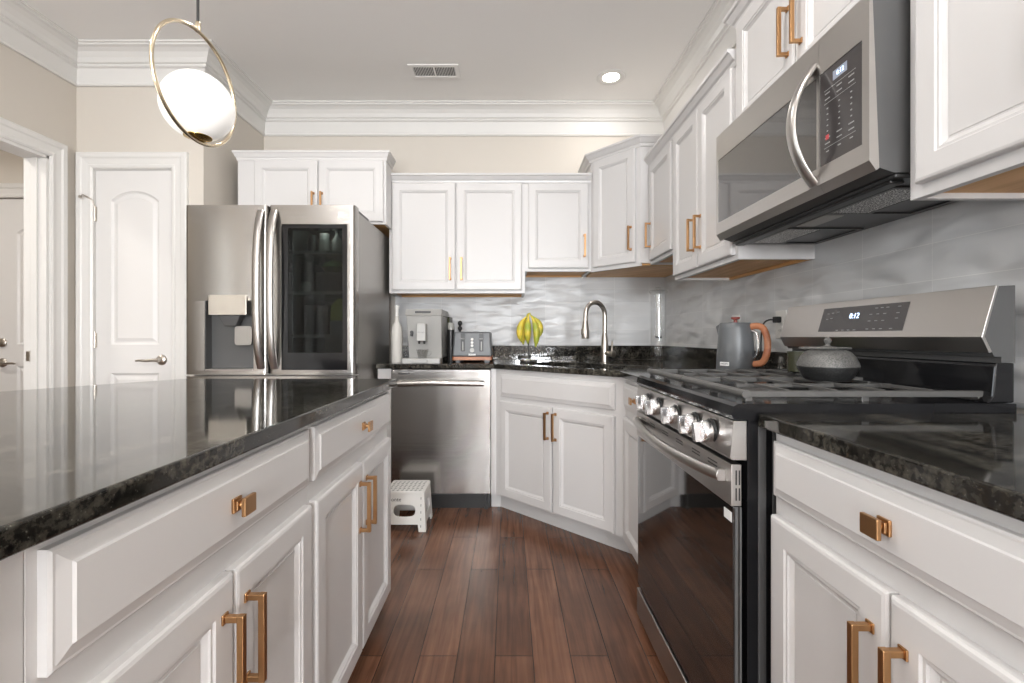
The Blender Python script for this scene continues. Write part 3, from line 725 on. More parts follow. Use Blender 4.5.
for hx in (-0.90, -1.732): obj('hinge_cover', MB().box(hx, hx + 0.058, by0 - 0.004, by0 + 0.22, 1.766, 1.786), 'greyside', t, bevel=0.004)
def curved_front(x0, x1, z0, z1, y0, y1, cut=None):
    # plan with softly rounded vertical edges
    pts = [(x0, y1), (x0, y0 + 0.018), (x0 + 0.003, y0 + 0.008), (x0 + 0.010, y0 + 0.002), (x0 + 0.022, y0), (x1 - 0.022, y0), (x1 - 0.010, y0 + 0.002), (x1 - 0.003, y0 + 0.008), (x1, y0 + 0.018), (x1, y1)]
    return pts
# left door: built round the dispenser recess (205..253 px wide)
RX0, RX1, RZ0, RZ1 = -1.646, -1.381, 0.893, 1.272
LD0, LD1 = FX0, -1.306
dl = MB()
cf = curved_front(LD0, LD1, 0, 0, FYF, by0 - 0.006)
dl.prism(cf, 0.872, RZ0); dl.prism(cf, RZ1, FZ)
lp = [(LD0, by0 - 0.006), (LD0, FYF + 0.018), (LD0 + 0.003, FYF + 0.008), (LD0 + 0.010, FYF + 0.002), (LD0 + 0.022, FYF), (RX0, FYF), (RX0, by0 - 0.006)]
rp = [(RX1, by0 - 0.006), (RX1, FYF), (LD1 - 0.022, FYF), (LD1 - 0.010, FYF + 0.002), (LD1 - 0.003, FYF + 0.008), (LD1, FYF + 0.018), (LD1, by0 - 0.006)]
dl.prism(lp, RZ0, RZ1); dl.prism(rp, RZ0, RZ1)
dl.box(RX0, RX1, by0 - 0.012, by0 - 0.006, RZ0, RZ1)
ld = obj('left_door', dl, 'sheet', t, smooth=True)
rc = MB().box(RX0 + 0.002, RX1 - 0.002, by0 - 0.016, by0 - 0.012, RZ0, RZ1).box(RX0 + 0.001, RX0 + 0.004, FYF + 0.004, by0 - 0.016, RZ0, RZ1).box(RX1 - 0.004, RX1 - 0.001, FYF + 0.004, by0 - 0.016, RZ0, RZ1)
disp = obj('water_dispenser', rc, 'greyside', ld)
disp['label'] = 'recessed grey water and ice dispenser'
obj('control_block', MB().prism(rrect(RX0 + 0.028, RX1 - 0.030, FYF - 0.016, by0 - 0.014, 0.004), 1.195, 1.302), 'nickel', disp, bevel=0.002)
cbk = MB()
tp_ = [(-1.575, FYF - 0.004), (-1.450, FYF - 0.004), (-1.450, FYF + 0.045), (-1.575, FYF + 0.045)]
bt_ = [(-1.545, FYF + 0.006), (-1.480, FYF + 0.006), (-1.480, FYF + 0.04), (-1.545, FYF + 0.04)]
cbk.add([(x, y, 1.1945) for x, y in tp_] + [(x, y, 1.135) for x, y in bt_], [(0, 1, 2, 3), (7, 6, 5, 4), (0, 4, 5, 1), (1, 5, 6, 2), (2, 6, 7, 3), (3, 7, 4, 0)])
obj('ice_chute', cbk, 'greyside', disp, bevel=0.004)
pdm = MB().prism(rrect(-1.500, -1.408, 1.030, 1.135, 0.016), FYF + 0.028, FYF + 0.036, mat=XZ @ Matrix.Identity(4))
obj('paddle', pdm, 'steel_b', disp, bevel=0.003)
obj('drip_tray', MB().box(RX0 + 0.004, RX1 - 0.004, FYF - 0.004, by0 - 0.016, RZ0 - 0.0, RZ0 + 0.008), 'steel', disp, bevel=0.002)
# right door: frame around the window panel
RD0, RD1 = -1.298, FX1
GX0, GX1, GZ0, GZ1 = -1.230, -0.873, 0.896, 1.687
dr = MB(); cf = curved_front(RD0, RD1, 0, 0, FYF, by0 - 0.006)
WX0, WX1, WZ0, WZ1 = -1.198, -0.902, 0.990, 1.665
dr.prism(cf, 0.872, GZ0); dr.prism(cf, GZ1, FZ)
lp = [(RD0, by0 - 0.006), (RD0, FYF + 0.018), (RD0 + 0.003, FYF + 0.008), (RD0 + 0.010, FYF + 0.002), (RD0 + 0.022, FYF), (GX0, FYF), (GX0, by0 - 0.006)]
rp = [(GX1, by0 - 0.006), (GX1, FYF), (RD1 - 0.022, FYF), (RD1 - 0.010, FYF + 0.002), (RD1 - 0.003, FYF + 0.008), (RD1, FYF + 0.018), (RD1, by0 - 0.006)]
dr.prism(lp, GZ0, GZ1); dr.prism(rp, GZ0, GZ1)
rd = obj('right_door', dr, 'sheet', t, smooth=True)
obj('window_border', MB().prism(rect(GX0 + 0.002, GX1 - 0.002, GZ0 + 0.002, GZ1 - 0.002), FYF + 0.006, by0 - 0.008, holes=[rect(WX0, WX1, WZ0, WZ1)], mat=XZ), 'blackgloss', rd)
obj('window_glass', MB().box(WX0, WX1, FYF + 0.008, FYF + 0.012, WZ0, WZ1), 'darkglass', rd)
# handles: tall bowed bars flanking the centre gap
def bow(parent, x, z0, z1, y, out=0.055, wdt=0.021, name='handle'):
    pts = []
    n = 22
    for i in range(n + 1):
        s = i / n; z = z0 + (z1 - z0) * s
        d = out * (1 - (2 * s - 1) ** 6) * (0.62 + 0.38 * math.sin(PI * s))
        pts.append((x, y - 0.004 - d, z))
    o = obj(name, MB().tube(pts, wdt, 14, flat=0.55, up=(0, -1, 0)), 'steel', parent, smooth=True)
    return o
bow(ld, -1.338, 0.905, 1.757, FYF); bow(rd, -1.266, 0.905, 1.757, FYF)
# door emblem: ring with an angular face mark
em = MB().tube([(-0.906 + 0.016 * math.cos(a), FYF - 0.0008, 1.735 + 0.016 * math.sin(a)) for a in [2 * PI * i / 24 for i in range(24)]], 0.0018, 6, closed=True)
em.box(-0.907, -0.905, FYF - 0.0015, FYF + 0.0005, 1.728, 1.745).box(-0.907, -0.899, FYF - 0.0015, FYF + 0.0005, 1.727, 1.7295)
em.lathe([(0.0022, 0), (0.0022, 0.0015)], 10, Matrix.Translation((-0.914, FYF, 1.740)) @ Matrix.Rotation(R(90), 4, 'X'))
obj('emblem', em, 'label', rd)
text('logo_lettering', 'LG', 0.022, 'label', rd, (-0.878, FYF - 0.0005, 1.735), (R(90), 0, 0))
# two lower drawers
for z0, z1 in ((0.47, 0.862), (0.06, 0.462)):
    f = obj('freezer_drawer', MB().prism(curved_front(FX0, FX1, 0, 0, FYF, by0 - 0.006), z0, z1), 'sheet', t, smooth=True)
    obj('handle', MB().tube([(FX0 + 0.06, FYF - 0.002, z1 - 0.05), (FX0 + 0.07, FYF - 0.05, z1 - 0.05), (FX1 - 0.07, FYF - 0.05, z1 - 0.05), (FX1 - 0.06, FYF - 0.002, z1 - 0.05)], 0.012, 10), 'steel', f, smooth=True)
obj('foot_grille', MB().box(FX0 + 0.02, FX1 - 0.02, by0 + 0.01, by0 + 0.05, 0.0, 0.06), 'black', t)
for z in (1.560, 1.330, 1.085):
    obj('shelf', MB().box(-1.2575, FX1 - 0.0325, 2.70, by1 - 0.065, z - 0.012, z), 'shelfglass', t)
    obj('shelf_rim', MB().box(-1.2575, FX1 - 0.0325, 2.692, 2.70, z - 0.014, z + 0.004), 'inner', t)
fl = bpy.data.lights.new('fridge_light', 'POINT'); fl.energy = 0.9; fl.shadow_soft_size = 0.05; fl.color = (0.9, 1, 0.95)
flo = bpy.data.objects.new('interior_light', fl); C.objects.link(flo); flo.location = (-1.06, 2.75, 1.70); flo.parent = t
# contents seen dimly through the window
def jar(name, x, y, z, r, h, mat, lid, label, cat='jar', neck=False):
    tt = thing(name, label, cat, (x, y, z), 0, 'food and drink inside the refrigerator')
    pr = [(0.001, 0.0005), (r, 0.0005), (r, h * 0.62), (r * (0.45 if neck else 0.85), h * 0.80), (r * (0.35 if neck else 0.85), h * 0.9), (0.001, h * 0.9)]
    obj('glass_body', MB().lathe(pr, 20), mat, tt, smooth=True)
    obj('lid', MB().lathe([(0.001, h * 0.9), (r * (0.42 if neck else 0.9), h * 0.9), (r * (0.42 if neck else 0.9), h), (0.001, h)], 20), lid, tt, smooth=True)
    return tt
M['milk'] = P('milk_white', (0.5, 0.5, 0.47), 0.4); M['lemon'] = P('lime_green_plastic', (0.42, 0.50, 0.10), 0.5)
M['amber'] = P('amber_sauce', (0.20, 0.07, 0.03), 0.3); M['darkjar'] = P('dark_jar', (0.03, 0.03, 0.03), 0.3)
M['greyjar'] = P('pale_jar', (0.33, 0.33, 0.31), 0.3); M['leaf'] = noise_color(P('leaf_green', (0.1, 0.15, 0.05), 0.6), (0.05, 0.09, 0.03), (0.18, 0.24, 0.09), (60, 60, 60))
jar('condiment_jar', -1.155, 2.80, 1.5605, 0.030, 0.11, 'darkjar', 'darkjar', 'dark jar on the top fridge shelf, leftmost behind the glass')
jar('condiment_jar', -1.085, 2.80, 1.5605, 0.032, 0.12, 'greyjar', 'milk', 'pale jar on the top fridge shelf, beside the dark jar')
jar('sauce_bottle', -1.010, 2.80, 1.5605, 0.028, 0.135, 'greyjar', 'darkjar', 'grey sauce bottle in the middle right of the top fridge shelf', 'bottle', True)
jar('sauce_bottle', -0.935, 2.80, 1.5605, 0.028, 0.130, 'milk', 'greyjar', 'white bottle at the right end of the top fridge shelf', 'bottle', True)
tt = obj('egg', MB().lathe([(0.001, 0), (0.02, 0.004), (0.034, 0.02), (0.038, 0.038), (0.034, 0.056), (0.02, 0.072), (0.001, 0.076)], 20, Matrix.Translation((-1.205, 2.83, 1.3305))), 'milk', smooth=True)
tt.name = 'white_ball'; tag(tt, 'small round white tub on the middle fridge shelf, far left', 'food')
o = obj('produce_box', MB().prism(rrect(-1.13, -0.93, 2.75, 2.95, 0.02), 1.3305, 1.45), 'darkjar', bevel=0.006); tag(o, 'dark lidded food box on the middle fridge shelf', 'food box')
o = obj('leafy_greens', MB().lathe([(0.001, 0), (0.06, 0.01), (0.085, 0.035), (0.07, 0.06), (0.03, 0.078), (0.001, 0.08)], 12, Matrix.Translation((-1.03, 2.84, 1.4505))), 'leaf', smooth=True); tag(o, 'bunch of leafy greens on the dark box in the fridge', 'vegetable')
o = obj('food_carton', MB().box(-1.19, -1.05, 2.76, 2.92, 1.0855, 1.26), 'darkjar', bevel=0.004); tag(o, 'black drink carton on the lower fridge shelf', 'carton')
tt = thing('juice_jug', 'jug with lime green cap on the lower fridge shelf', 'jug', (-0.99, 2.80, 1.0855), 0)
obj('jug_body', MB().prism(rrect(-0.05, 0.05, -0.045, 0.045, 0.012), 0, 0.085), 'inner', tt, bevel=0.004)
obj('cap', MB().prism([(-0.05, 0.086), (0.05, 0.086), (0.045, 0.19), (0.02, 0.215), (-0.01, 0.212), (-0.045, 0.17)], -0.035, 0.035, mat=XZ), 'lemon', tt, bevel=0.006)
jar('condiment_jar', -0.912, 2.80, 1.0855, 0.030, 0.13, 'amber', 'greyjar', 'amber jar on the lower fridge shelf, right of the green jug')

# ================================================================== DISHWASHER
t = thing('dishwasher', 'stainless steel dishwasher with bar handle under the back counter', 'dishwasher', (-0.722, 2.920, 0))
W = 0.611
obj('body', MB().box(0.004, W - 0.004, 0.032, 0.60, 0.10, 0.872), 'greyside', t)
dd = obj('door', MB().box(0, W, 0, 0.030, 0.112, 0.874), 'sheet', t, bevel=0.002)
hb = MB()
pts = []
for i in range(17):
    s = i / 16; pts.append((0.045 + (W - 0.085) * s, -0.030 - 0.014 * math.sin(PI * s), 0.790 + 0.006 * math.sin(PI * s)))
hb.tube(pts, 0.014, 12, flat=1.35, up=(0, 0, 1))
for x in (0.055, W - 0.050): hb.box(x - 0.010, x + 0.010, -0.030, 0.001, 0.779, 0.799)
obj('handle', hb, 'steel', dd, smooth=True)
obj('indicator_window', MB().box(0.045, 0.12, -0.0012, 0.0, 0.846, 0.852), 'black', dd)
obj('toe_panel', MB().box(0.004, W - 0.004, 0.070, 0.085, 0.0, 0.108), 'black', t)
obj('toe_vent', MB().box(0.10, W - 0.20, 0.0665, 0.070, 0.085, 0.098), 'greyside', t)
obj('leveling_foot', MB().lathe([(0.012, 0), (0.012, 0.01), (0.005, 0.012), (0.005, 0.09)], 12, Matrix.Translation((W - 0.03, 0.055, 0))), 'greyside', t)

# ================================================================== RANGE  (local x toward the camera, -y toward the aisle)
RW = 0.768
t = thing('gas_range', 'stainless steel gas range with five knobs and black oven door', 'range', (0.565, 1.802, 0), RZR)
def RY(X): return X - 0.565                 # world X -> local y
rb = MB().box(0.004, RW - 0.004, RY(0.522), RY(1.09), 0.03, 0.895)
obj('body', rb, 'blackgloss', t)
# pressed ribs on the exposed near side
obj('side_ribs', MB().box(RW - 0.0045, RW - 0.001, RY(0.545), RY(0.562), 0.06, 0.88).box(RW - 0.0045, RW - 0.001, RY(0.576), RY(0.590), 0.06, 0.88), 'greyside', t, bevel=0.001)
# cooktop deck with rolled front
deck = [(RY(0.500), 0.893), (RY(0.489), 0.896), (RY(0.486), 0.904), (RY(0.490), 0.924), (RY(0.500), 0.930), (RY(1.105), 0.930), (RY(1.105), 0.896), (RY(0.540), 0.893)]
obj('cooktop', MB().prism(deck, -0.001, RW + 0.001, mat=YZ), 'blackgloss', t, bevel=0.002)
# control panel
cpn = [(RY(0.4905), 0.892), (RY(0.483), 0.812), (RY(0.487), 0.806), (RY(0.520), 0.806), (RY(0.520), 0.892)]
cpo = obj('control_panel', MB().prism(cpn, 0.001, RW - 0.001, mat=YZ), 'steel', t, bevel=0.0015)
for y in (1.640, 1.530, 1.370, 1.230, 1.134):
    x = 1.802 - y
    kn = thing('knob', '', '', (x, RY(0.4865), 0.852)); del kn['label']; del kn['category']; kn.parent = t; kn.rotation_euler = (R(5), 0, 0)
    # dark skirt
    obj('knob_skirt', MB().lathe([(0.001, 0), (0.029, 0), (0.029, 0.004), (0.001, 0.004)], 28, Matrix.Rotation(R(90), 4, 'X')), 'black', kn, smooth=True)
    mb = MB().lathe([(0.001, 0.004), (0.0245, 0.004), (0.026, 0.007), (0.0255, 0.024), (0.0235, 0.028), (0.001, 0.028)], 32, Matrix.Rotation(R(90), 4, 'X'))
    mb.box(-0.0075, 0.0075, -0.046, -0.026, -0.0235, 0.0235)
    obj('knob_grip', mb, 'knobsteel', kn, bevel=0.0015, smooth=True)
# oven door
od = MB().box(0.002, RW - 0.002, RY(0.486), RY(0.509), 0.705, 0.797)
dd = obj('oven_door', od, 'steel', t, bevel=0.002)
dg = MB().box(0.002, RW - 0.002, RY(0.490), RY(0.509), 0.140, 0.7045)
obj('oven_window', dg, 'ovenglass', dd, bevel=0.002)
obj('door_edge', MB().box(RW - 0.002, RW - 0.0005, RY(0.494), RY(0.500), 0.142, 0.704).box(RW - 0.002, RW - 0.0005, RY(0.504), RY(0.508), 0.142, 0.704), 'greyside', dd)
for c in (0.10, 0.20, 0.33, 0.45, 0.57, 0.67):
    for dz in (0.0, 0.008): obj('vent_slot', MB().box(c - 0.026, c + 0.026, RY(0.4855), RY(0.487), 0.772 + dz, 0.775 + dz), 'black', dd)
for dy in (-0.003, 0.004):
    for z0_, z1_ in ((0.718, 0.745), (0.752, 0.784)): obj('vent_slot', MB().box(RW - 0.0025, RW - 0.0015, RY(0.498 + dy), RY(0.501 + dy), z0_, z1_), 'black', dd)
pts = []
for i in range(25):
    s = i / 24; pts.append((0.030 + (RW - 0.062) * s, RY(0.478) - 0.032 * math.sin(PI * s) ** 0.8, 0.765 - 0.006 * math.sin(PI * s)))
hb = MB().tube(pts, 0.0135, 14, flat=1.0, up=(0, 0, 1))
for x in (0.036, RW - 0.038): hb.box(x - 0.008, x + 0.008, RY(0.468), RY(0.4865), 0.752, 0.778)
obj('handle', hb, 'steel', dd, smooth=True, bevel=0.001)
obj('warming_drawer', MB().box(0.002, RW - 0.002, RY(0.486), RY(0.520), 0.030, 0.128), 'steel', t, bevel=0.003)
obj('base_plinth', MB().box(0.02, RW - 0.02, RY(0.56), RY(1.08), 0.0, 0.03), 'black', t)
# grates: two halves
def grate(x0, x1):
    mb = MB(); y0, y1 = RY(0.525), RY(1.07); zt = 0.955; b = 0.007
    # frame
    for (a, c) in ((x0 + b, None), (x1 - b, None)):
        mb.box(a - b, a + b, y0 + 0.004, y1 - 0.0005, zt - 0.0138, zt - 0.0004)
    mb.tube([(x0 - 0.001, y0 + 0.004, zt - 0.007), (x1 + 0.001, y0 + 0.004, zt - 0.007)], 0.0100, 12)
    mb.box(x0, x1, y1 - 0.012, y1, zt - 0.014, zt)
    cx = (x0 + x1) / 2
    n = 5
    for i in range(1, n):
        y = y0 + (y1 - y0) * i / n
        g = 0.022 if i in (1, 4) else 0.0015
        for s, e in ((x0 + 0.010, cx - g), (cx + g, x1 - 0.010)):
            sg = 1 if e > cx + 0.03 else -1
            mb.box(min(s, e) + (0 if sg > 0 else 0.012), max(s, e) - (0.012 if sg > 0 else 0), y - 0.0035, y + 0.0035, zt - 0.006, zt + 0.001)
            # turned-down tip to the frame
            if sg > 0: mb.add([(e - 0.012, y - 0.0035, zt - 0.006), (e - 0.012, y + 0.0035, zt - 0.006), (e - 0.012, y + 0.0035, zt + 0.001), (e - 0.012, y - 0.0035, zt + 0.001),
                              (e, y - 0.0035, zt - 0.014), (e, y + 0.0035, zt - 0.014), (e, y + 0.0035, zt - 0.005), (e, y - 0.0035, zt - 0.005)],
                             [(0,3,2,1),(4,5,6,7),(0,1,5,4),(1,2,6,5),(2,3,7,6),(3,0,4,7)])
            else: mb.add([(s, y - 0.0035, zt - 0.014), (s, y + 0.0035, zt - 0.014), (s, y + 0.0035, zt - 0.005), (s, y - 0.0035, zt - 0.005),
                         (s + 0.012, y - 0.0035, zt - 0.006), (s + 0.012, y + 0.0035, zt - 0.006), (s + 0.012, y + 0.0035, zt + 0.001), (s + 0.012, y - 0.0035, zt + 0.001)],
                        [(0,3,2,1),(4,5,6,7),(0,1,5,4),(1,2,6,5),(2,3,7,6),(3,0,4,7)])
    mb.box(cx - 0.004, cx + 0.004, y0 + 0.07, y1 - 0.07, zt - 0.012, zt - 0.002)
    for x in (x0 + 0.012, x1 - 0.012, cx):
        for y in (y0 + 0.012, (y0 + y1) / 2, y1 - 0.012):
            mb.box(x - 0.008, x + 0.008, y - 0.008, y + 0.008, 0.9305, zt - 0.012)
    return mb
for a, b in ((0.020, 0.3675), (0.3725, 0.745)):
    obj('grate', grate(a, b), 'iron', t, bevel=0.0012)
for x, y, r in ((0.17, 0.66, 0.045), (0.17, 0.92, 0.036), (0.57, 0.66, 0.05), (0.57, 0.92, 0.036)):
    bn = obj('burner', MB().lathe([(0.001, 0.9302), (r + 0.012, 0.9302), (r + 0.008, 0.934), (r, 0.936), (r, 0.9385), (0.001, 0.9385)], 28, Matrix.Translation((x, RY(y), 0))), 'greyside', t, smooth=True)
# backguard
bg = [(RY(1.104), 0.931), (RY(1.046), 0.9305), (RY(1.056), 0.945), (RY(1.062), 1.010), (RY(1.064), 1.018), (RY(1.104), 1.018)]
obj('rear_panel', MB().prism(bg, 0.002, RW - 0.002, mat=YZ), 'blackgloss', t, bevel=0.003)
sd = [(RY(1.060), 1.032), (RY(1.036), 1.075), (RY(1.068), 1.186), (RY(1.105), 1.188), (RY(1.105), 1.0185), (RY(1.075), 1.0185), (RY(1.075), 1.032)]
bgo = obj('backguard', MB().prism(sd, 0.002, RW - 0.002, mat=YZ), 'greyside', t)
fc = [(RY(1.047), 1.040), (RY(1.030), 1.075), (RY(1.062), 1.188), (RY(1.068), 1.187), (RY(1.037), 1.076), (RY(1.053), 1.042)]
obj('backguard_face', MB().prism(fc, 0.000, RW, mat=YZ), 'steel', bgo, bevel=0.001)
# display on the tilted face
ta = math.atan2(0.032, 0.113)     # lean back from vertical
Mf = Matrix.Translation((0, RY(1.030) - 0.0012, 1.075)) @ Matrix.Rotation(-ta, 4, 'X')
gx0, gx1 = 1.802 - 1.587, 1.802 - 1.248
obj('display_panel', MB().add([(gx0, 0, 0.018), (gx1, 0, 0.018), (gx1, 0, 0.097), (gx0, 0, 0.097), (gx0, 0.002, 0.018), (gx1, 0.002, 0.018), (gx1, 0.002, 0.097), (gx0, 0.002, 0.097)],
    [(0,1,2,3),(7,6,5,4),(0,4,5,1),(1,5,6,2),(2,6,7,3),(3,7,4,0)], Mf), 'glassblack', bgo)
rot = (R(90) - ta, 0, 0)
text('clock_digits', '0:12', 0.024, 'digit', bgo, Mf @ Vector((gx0 + 0.150, -0.0008, 0.066)), rot)
pm = MB()
for (x, z) in (((xx * 1.0, zz - 0.012) for xx, zz in ((0.03, 0.09), (0.05, 0.092), (0.075, 0.094), (0.03, 0.072), (0.05, 0.074), (0.09, 0.034), (0.115, 0.034), (0.14, 0.034), (0.165, 0.034),
               (0.215, 0.036), (0.24, 0.036), (0.265, 0.036), (0.215, 0.060), (0.24, 0.060), (0.265, 0.060), (0.215, 0.08), (0.24, 0.08), (0.265, 0.08), (0.30, 0.036), (0.23, 0.098), (0.25, 0.098), (0.27, 0.098), (0.31, 0.098), (0.31, 0.08), (0.31, 0.065)))):
    pm.box(gx0 + x - 0.005, gx0 + x + 0.005, -0.0008, 0.0004, z - 0.001, z + 0.001, Mf)
obj('button_marks', pm, 'print_dim', bgo)
# warning sticker on the oven door's inner edge
obj('door_sticker', MB().box(RW - 0.045, RW - 0.008, RY(0.4893), RY(0.490), 0.668, 0.690), 'label', dd)

# ================================================================== MICROWAVE
t = thing('microwave', 'over-the-range stainless microwave with curved handle', 'microwave', (0.79, 1.806, 0), RZR)
MW = 0.766; MZ0, MZ1 = 1.436, 1.832
def MY(X): return X - 0.79
bp = [(MY(0.813), 1.447), (MY(0.798), 1.47), (MY(0.798), MZ1), (MY(XR - 0.001), MZ1), (MY(XR - 0.001), 1.436), (MY(0.845), 1.436)]
bodyo = obj('body', MB().prism(bp, 0.002, MW - 0.002, mat=YZ), 'greyside', t)
def front_prof(z_in=0): return [(MY(0.790), 1.462), (MY(0.790), MZ1), (MY(0.797), MZ1), (MY(0.812), 1.445), (MY(0.805), 1.440)]
SPL = 0.5975                # seam between door and control side (local x)
# door with window hole
def framed(x0, x1, hx0, hx1, hz0, hz1):
    mb = MB()
    pr = front_prof()
    mb.prism(pr, x0, hx0, mat=YZ); mb.prism(pr, hx1, x1, mat=YZ)
    mb.prism([(MY(0.790), hz1), (MY(0.790), MZ1), (MY(0.797), MZ1), (MY(0.797), hz1)], hx0, hx1, mat=YZ)
    mb.prism([(MY(0.790), 1.462), (MY(0.790), hz0), (MY(0.797), hz0), (MY(0.812), 1.445), (MY(0.805), 1.440)], hx0, hx1, mat=YZ)
    return mb
HZ0, HZ1 = 1.505, 1.739
md = obj('microwave_door', framed(0.0, SPL - 0.001, 0.012, SPL - 0.010, HZ0, HZ1), 'steel', t)
obj('door_window', MB().box(0.012, SPL - 0.010, MY(0.792), MY(0.797), HZ0, HZ1), 'mwglass', md)
mc = obj('control_side', framed(SPL, MW, SPL + 0.001, MW - 0.0215, HZ0, HZ1), 'steel', t)
obj('control_glass', MB().box(SPL + 0.001, MW - 0.0215, MY(0.7915), MY(0.797), HZ0, HZ1), 'glassblack', mc)
pts = []
for i in range(25):
    s = i / 24; z = 1.468 + (1.775 - 1.468) * s
    pts.append((SPL - 0.024, MY(0.793) - 0.060 * (1 - (2 * s - 1) ** 2), z))
obj('handle', MB().tube(pts, 0.0185, 16, flat=0.42, up=(0, -1, 0)), 'steel', md, smooth=True)
cx0 = SPL - 0.012
dp = MB().box(cx0 + 0.062, cx0 + 0.110, MY(0.7910), MY(0.7915), 1.700, 1.722)
obj('clock_display', dp, 'digitbg', mc)
text('clock_digits', '0:12', 0.015, 'digit', mc, (cx0 + 0.088, MY(0.7908), 1.711), (R(90), 0, 0), 0.0004)
pm = MB(); yy0, yy1 = MY(0.7909), MY(0.7916)
for z in (1.688, 1.655, 1.545): pm.box(cx0 + 0.030, cx0 + 0.138, yy0, yy1, z, z + 0.001)
for r_, z in enumerate((1.680, 1.666, 1.642, 1.628, 1.614, 1.600, 1.586, 1.570, 1.556, 1.536)):
    for c_ in (0.042, 0.084, 0.124):
        wd = 0.009 if r_ in (0, 1, 7, 8) else (0.0025 if r_ < 7 else 0.005)
        pm.box(cx0 + c_ - wd, cx0 + c_ + wd, yy0, yy1, z - 0.0013, z + 0.0013)
obj('button_marks', pm, 'print_dim', mc)
obj('stop_mark', MB().box(cx0 + 0.036, cx0 + 0.048, MY(0.7908), MY(0.7911), 1.565, 1.577), 'print_red', mc)
# underside: filters, lamp lens, vents
us = MB()
zb = MZ0
def flat(x0, x1, X0, X1, z, h=0.003): return (x0, x1, MY(X0), MY(X1), z - h, z)
obj('underside_plate', MB().box(*flat(0.004, MW - 0.004, 0.850, XR - 0.006, zb - 0.0002, 0.010)), 'micbase', t, bevel=0.004)
for x0 in (0.05, 0.47):
    obj('grease_filter', MB().box(*flat(x0, x0 + 0.22, 0.905, 1.01, zb - 0.0103, 0.003)), 'mesh_filter', t, bevel=0.001)
    obj('filter_frame', MB().prism(rect(x0 - 0.012, x0 + 0.232, MY(0.895), MY(1.14)), zb - 0.0143, zb - 0.0103, holes=[rect(x0, x0 + 0.22, MY(0.905), MY(1.01)), rect(x0, x0 + 0.22, MY(1.02), MY(1.13))]), 'micbase', t)
obj('lamp_lens', MB().prism(rrect(0.305, 0.445, MY(0.905), MY(0.965), 0.008), zb - 0.0125, zb - 0.0103), 'steel_b', t)
obj('front_vent', MB().box(0.02, MW - 0.02, MY(0.852), MY(0.885), zb - 0.018, zb - 0.0103), 'black', t, bevel=0.003)

# ================================================================== SMALL OBJECTS
# ---- electric kettle
t = thing('electric_kettle', 'slate grey electric kettle with cherry wood-look handle beside the range', 'kettle', (0.975, 2.04, ZT), R(-50))
obj('kettle_base', MB().lathe([(0.001, 0.0005), (0.080, 0.0005), (0.082, 0.006), (0.080, 0.022), (0.001, 0.022)], 36), 'copperwood', t, smooth=True)
obj('kettle_body', MB().lathe([(0.001, 0.0225), (0.076, 0.0225), (0.077, 0.028), (0.075, 0.08), (0.071, 0.14), (0.067, 0.200), (0.063, 0.222), (0.059, 0.226), (0.001, 0.227)], 40), 'slate', t, smooth=True)
obj('spout', MB().add([(-0.060, -0.022, 0.222), (-0.060, 0.022, 0.222), (-0.088, 0.0, 0.212), (-0.068, -0.016, 0.165), (-0.068, 0.016, 0.165)], [(0, 1, 2), (0, 2, 3), (1, 4, 2), (2, 4, 3), (0, 3, 4, 1)]), 'slate', t, bevel=0.003)
obj('lid_knob', MB().lathe([(0.001, 0.2272), (0.008, 0.2272), (0.007, 0.238), (0.018, 0.243), (0.019, 0.250), (0.001, 0.252)], 24), P('lid_knob_red', (0.22, 0.045, 0.035), 0.3), t, smooth=True)
pts = [(0.055, 0, 0.206), (0.080, 0, 0.212), (0.108, 0, 0.208), (0.122, 0, 0.185), (0.130, 0, 0.150), (0.130, 0, 0.110), (0.120, 0, 0.074), (0.106, 0, 0.055), (0.070, 0, 0.052)]
def smoothpts(p, n=3):
    p = [Vector(q) for q in p]
    for _ in range(n):
        q = [p[0]]
        for a, b in zip(p[:-1], p[1:]): q += [a * 0.75 + b * 0.25, a * 0.25 + b * 0.75]
        q.append(p[-1]); p = q
    return p
obj('handle', MB().tube(smoothpts(pts), 0.0135, 14, flat=0.75, up=(0, 1, 0)), 'copperwood', t, smooth=True)
obj('handle_trim', MB().tube(smoothpts([(0.066, 0, 0.190), (0.088, 0, 0.185), (0.094, 0, 0.14), (0.090, 0, 0.09), (0.074, 0, 0.075)]), 0.006, 8), 'chrome', t, smooth=True)
kp = obj('name_plate', MB().box(-0.021, 0.021, -0.001, 0.001, -0.008, 0.008), 'label', t, bevel=0.0008)
pa = R(-148 + 50)
kp.location = (0.0778 * math.cos(pa), 0.0778 * math.sin(pa), 0.052); kp.rotation_euler = (0, 0, pa + R(90))
tx = text('plate_lettering', 'HADEN', 0.010, 'slate', kp, (0, -0.0012, 0), (R(90), 0, 0), 0.0003)
# ---- outlets and plug
def outlet(y, z, label):
    t = thing('wall_outlet', label, 'outlet', (XR - 0.008, y, z), RZR)
    obj('cover_plate', MB().box(-0.040, 0.040, -0.006, 0.0, -0.060, 0.060), 'whiteplastic', t, bevel=0.002)
    mb = MB()
    for dz in (-0.026, 0.020): mb.box(-0.017, 0.017, -0.0085, -0.006, dz - 0.015, dz + 0.018)
    obj('receptacle', mb, 'whiteplastic', t, bevel=0.002)
    sl = MB()
    for dz in (-0.026, 0.020):
        for dx in (-0.007, 0.007): sl.box(dx - 0.001, dx + 0.001, -0.0089, -0.0084, dz - 0.004, dz + 0.006)
    obj('slots', sl, 'black', t)
outlet(2.025, 1.128, 'white wall outlet right of the kettle with a black plug in it')
outlet(2.43, 1.128, 'white wall outlet behind the kettle on the right wall')
t = thing('power_cord', 'black kettle power cord plugged into the right wall outlet', 'power cord', (0, 0, 0))
px_, py_, pz_ = XR - 0.017, 2.025, 1.148
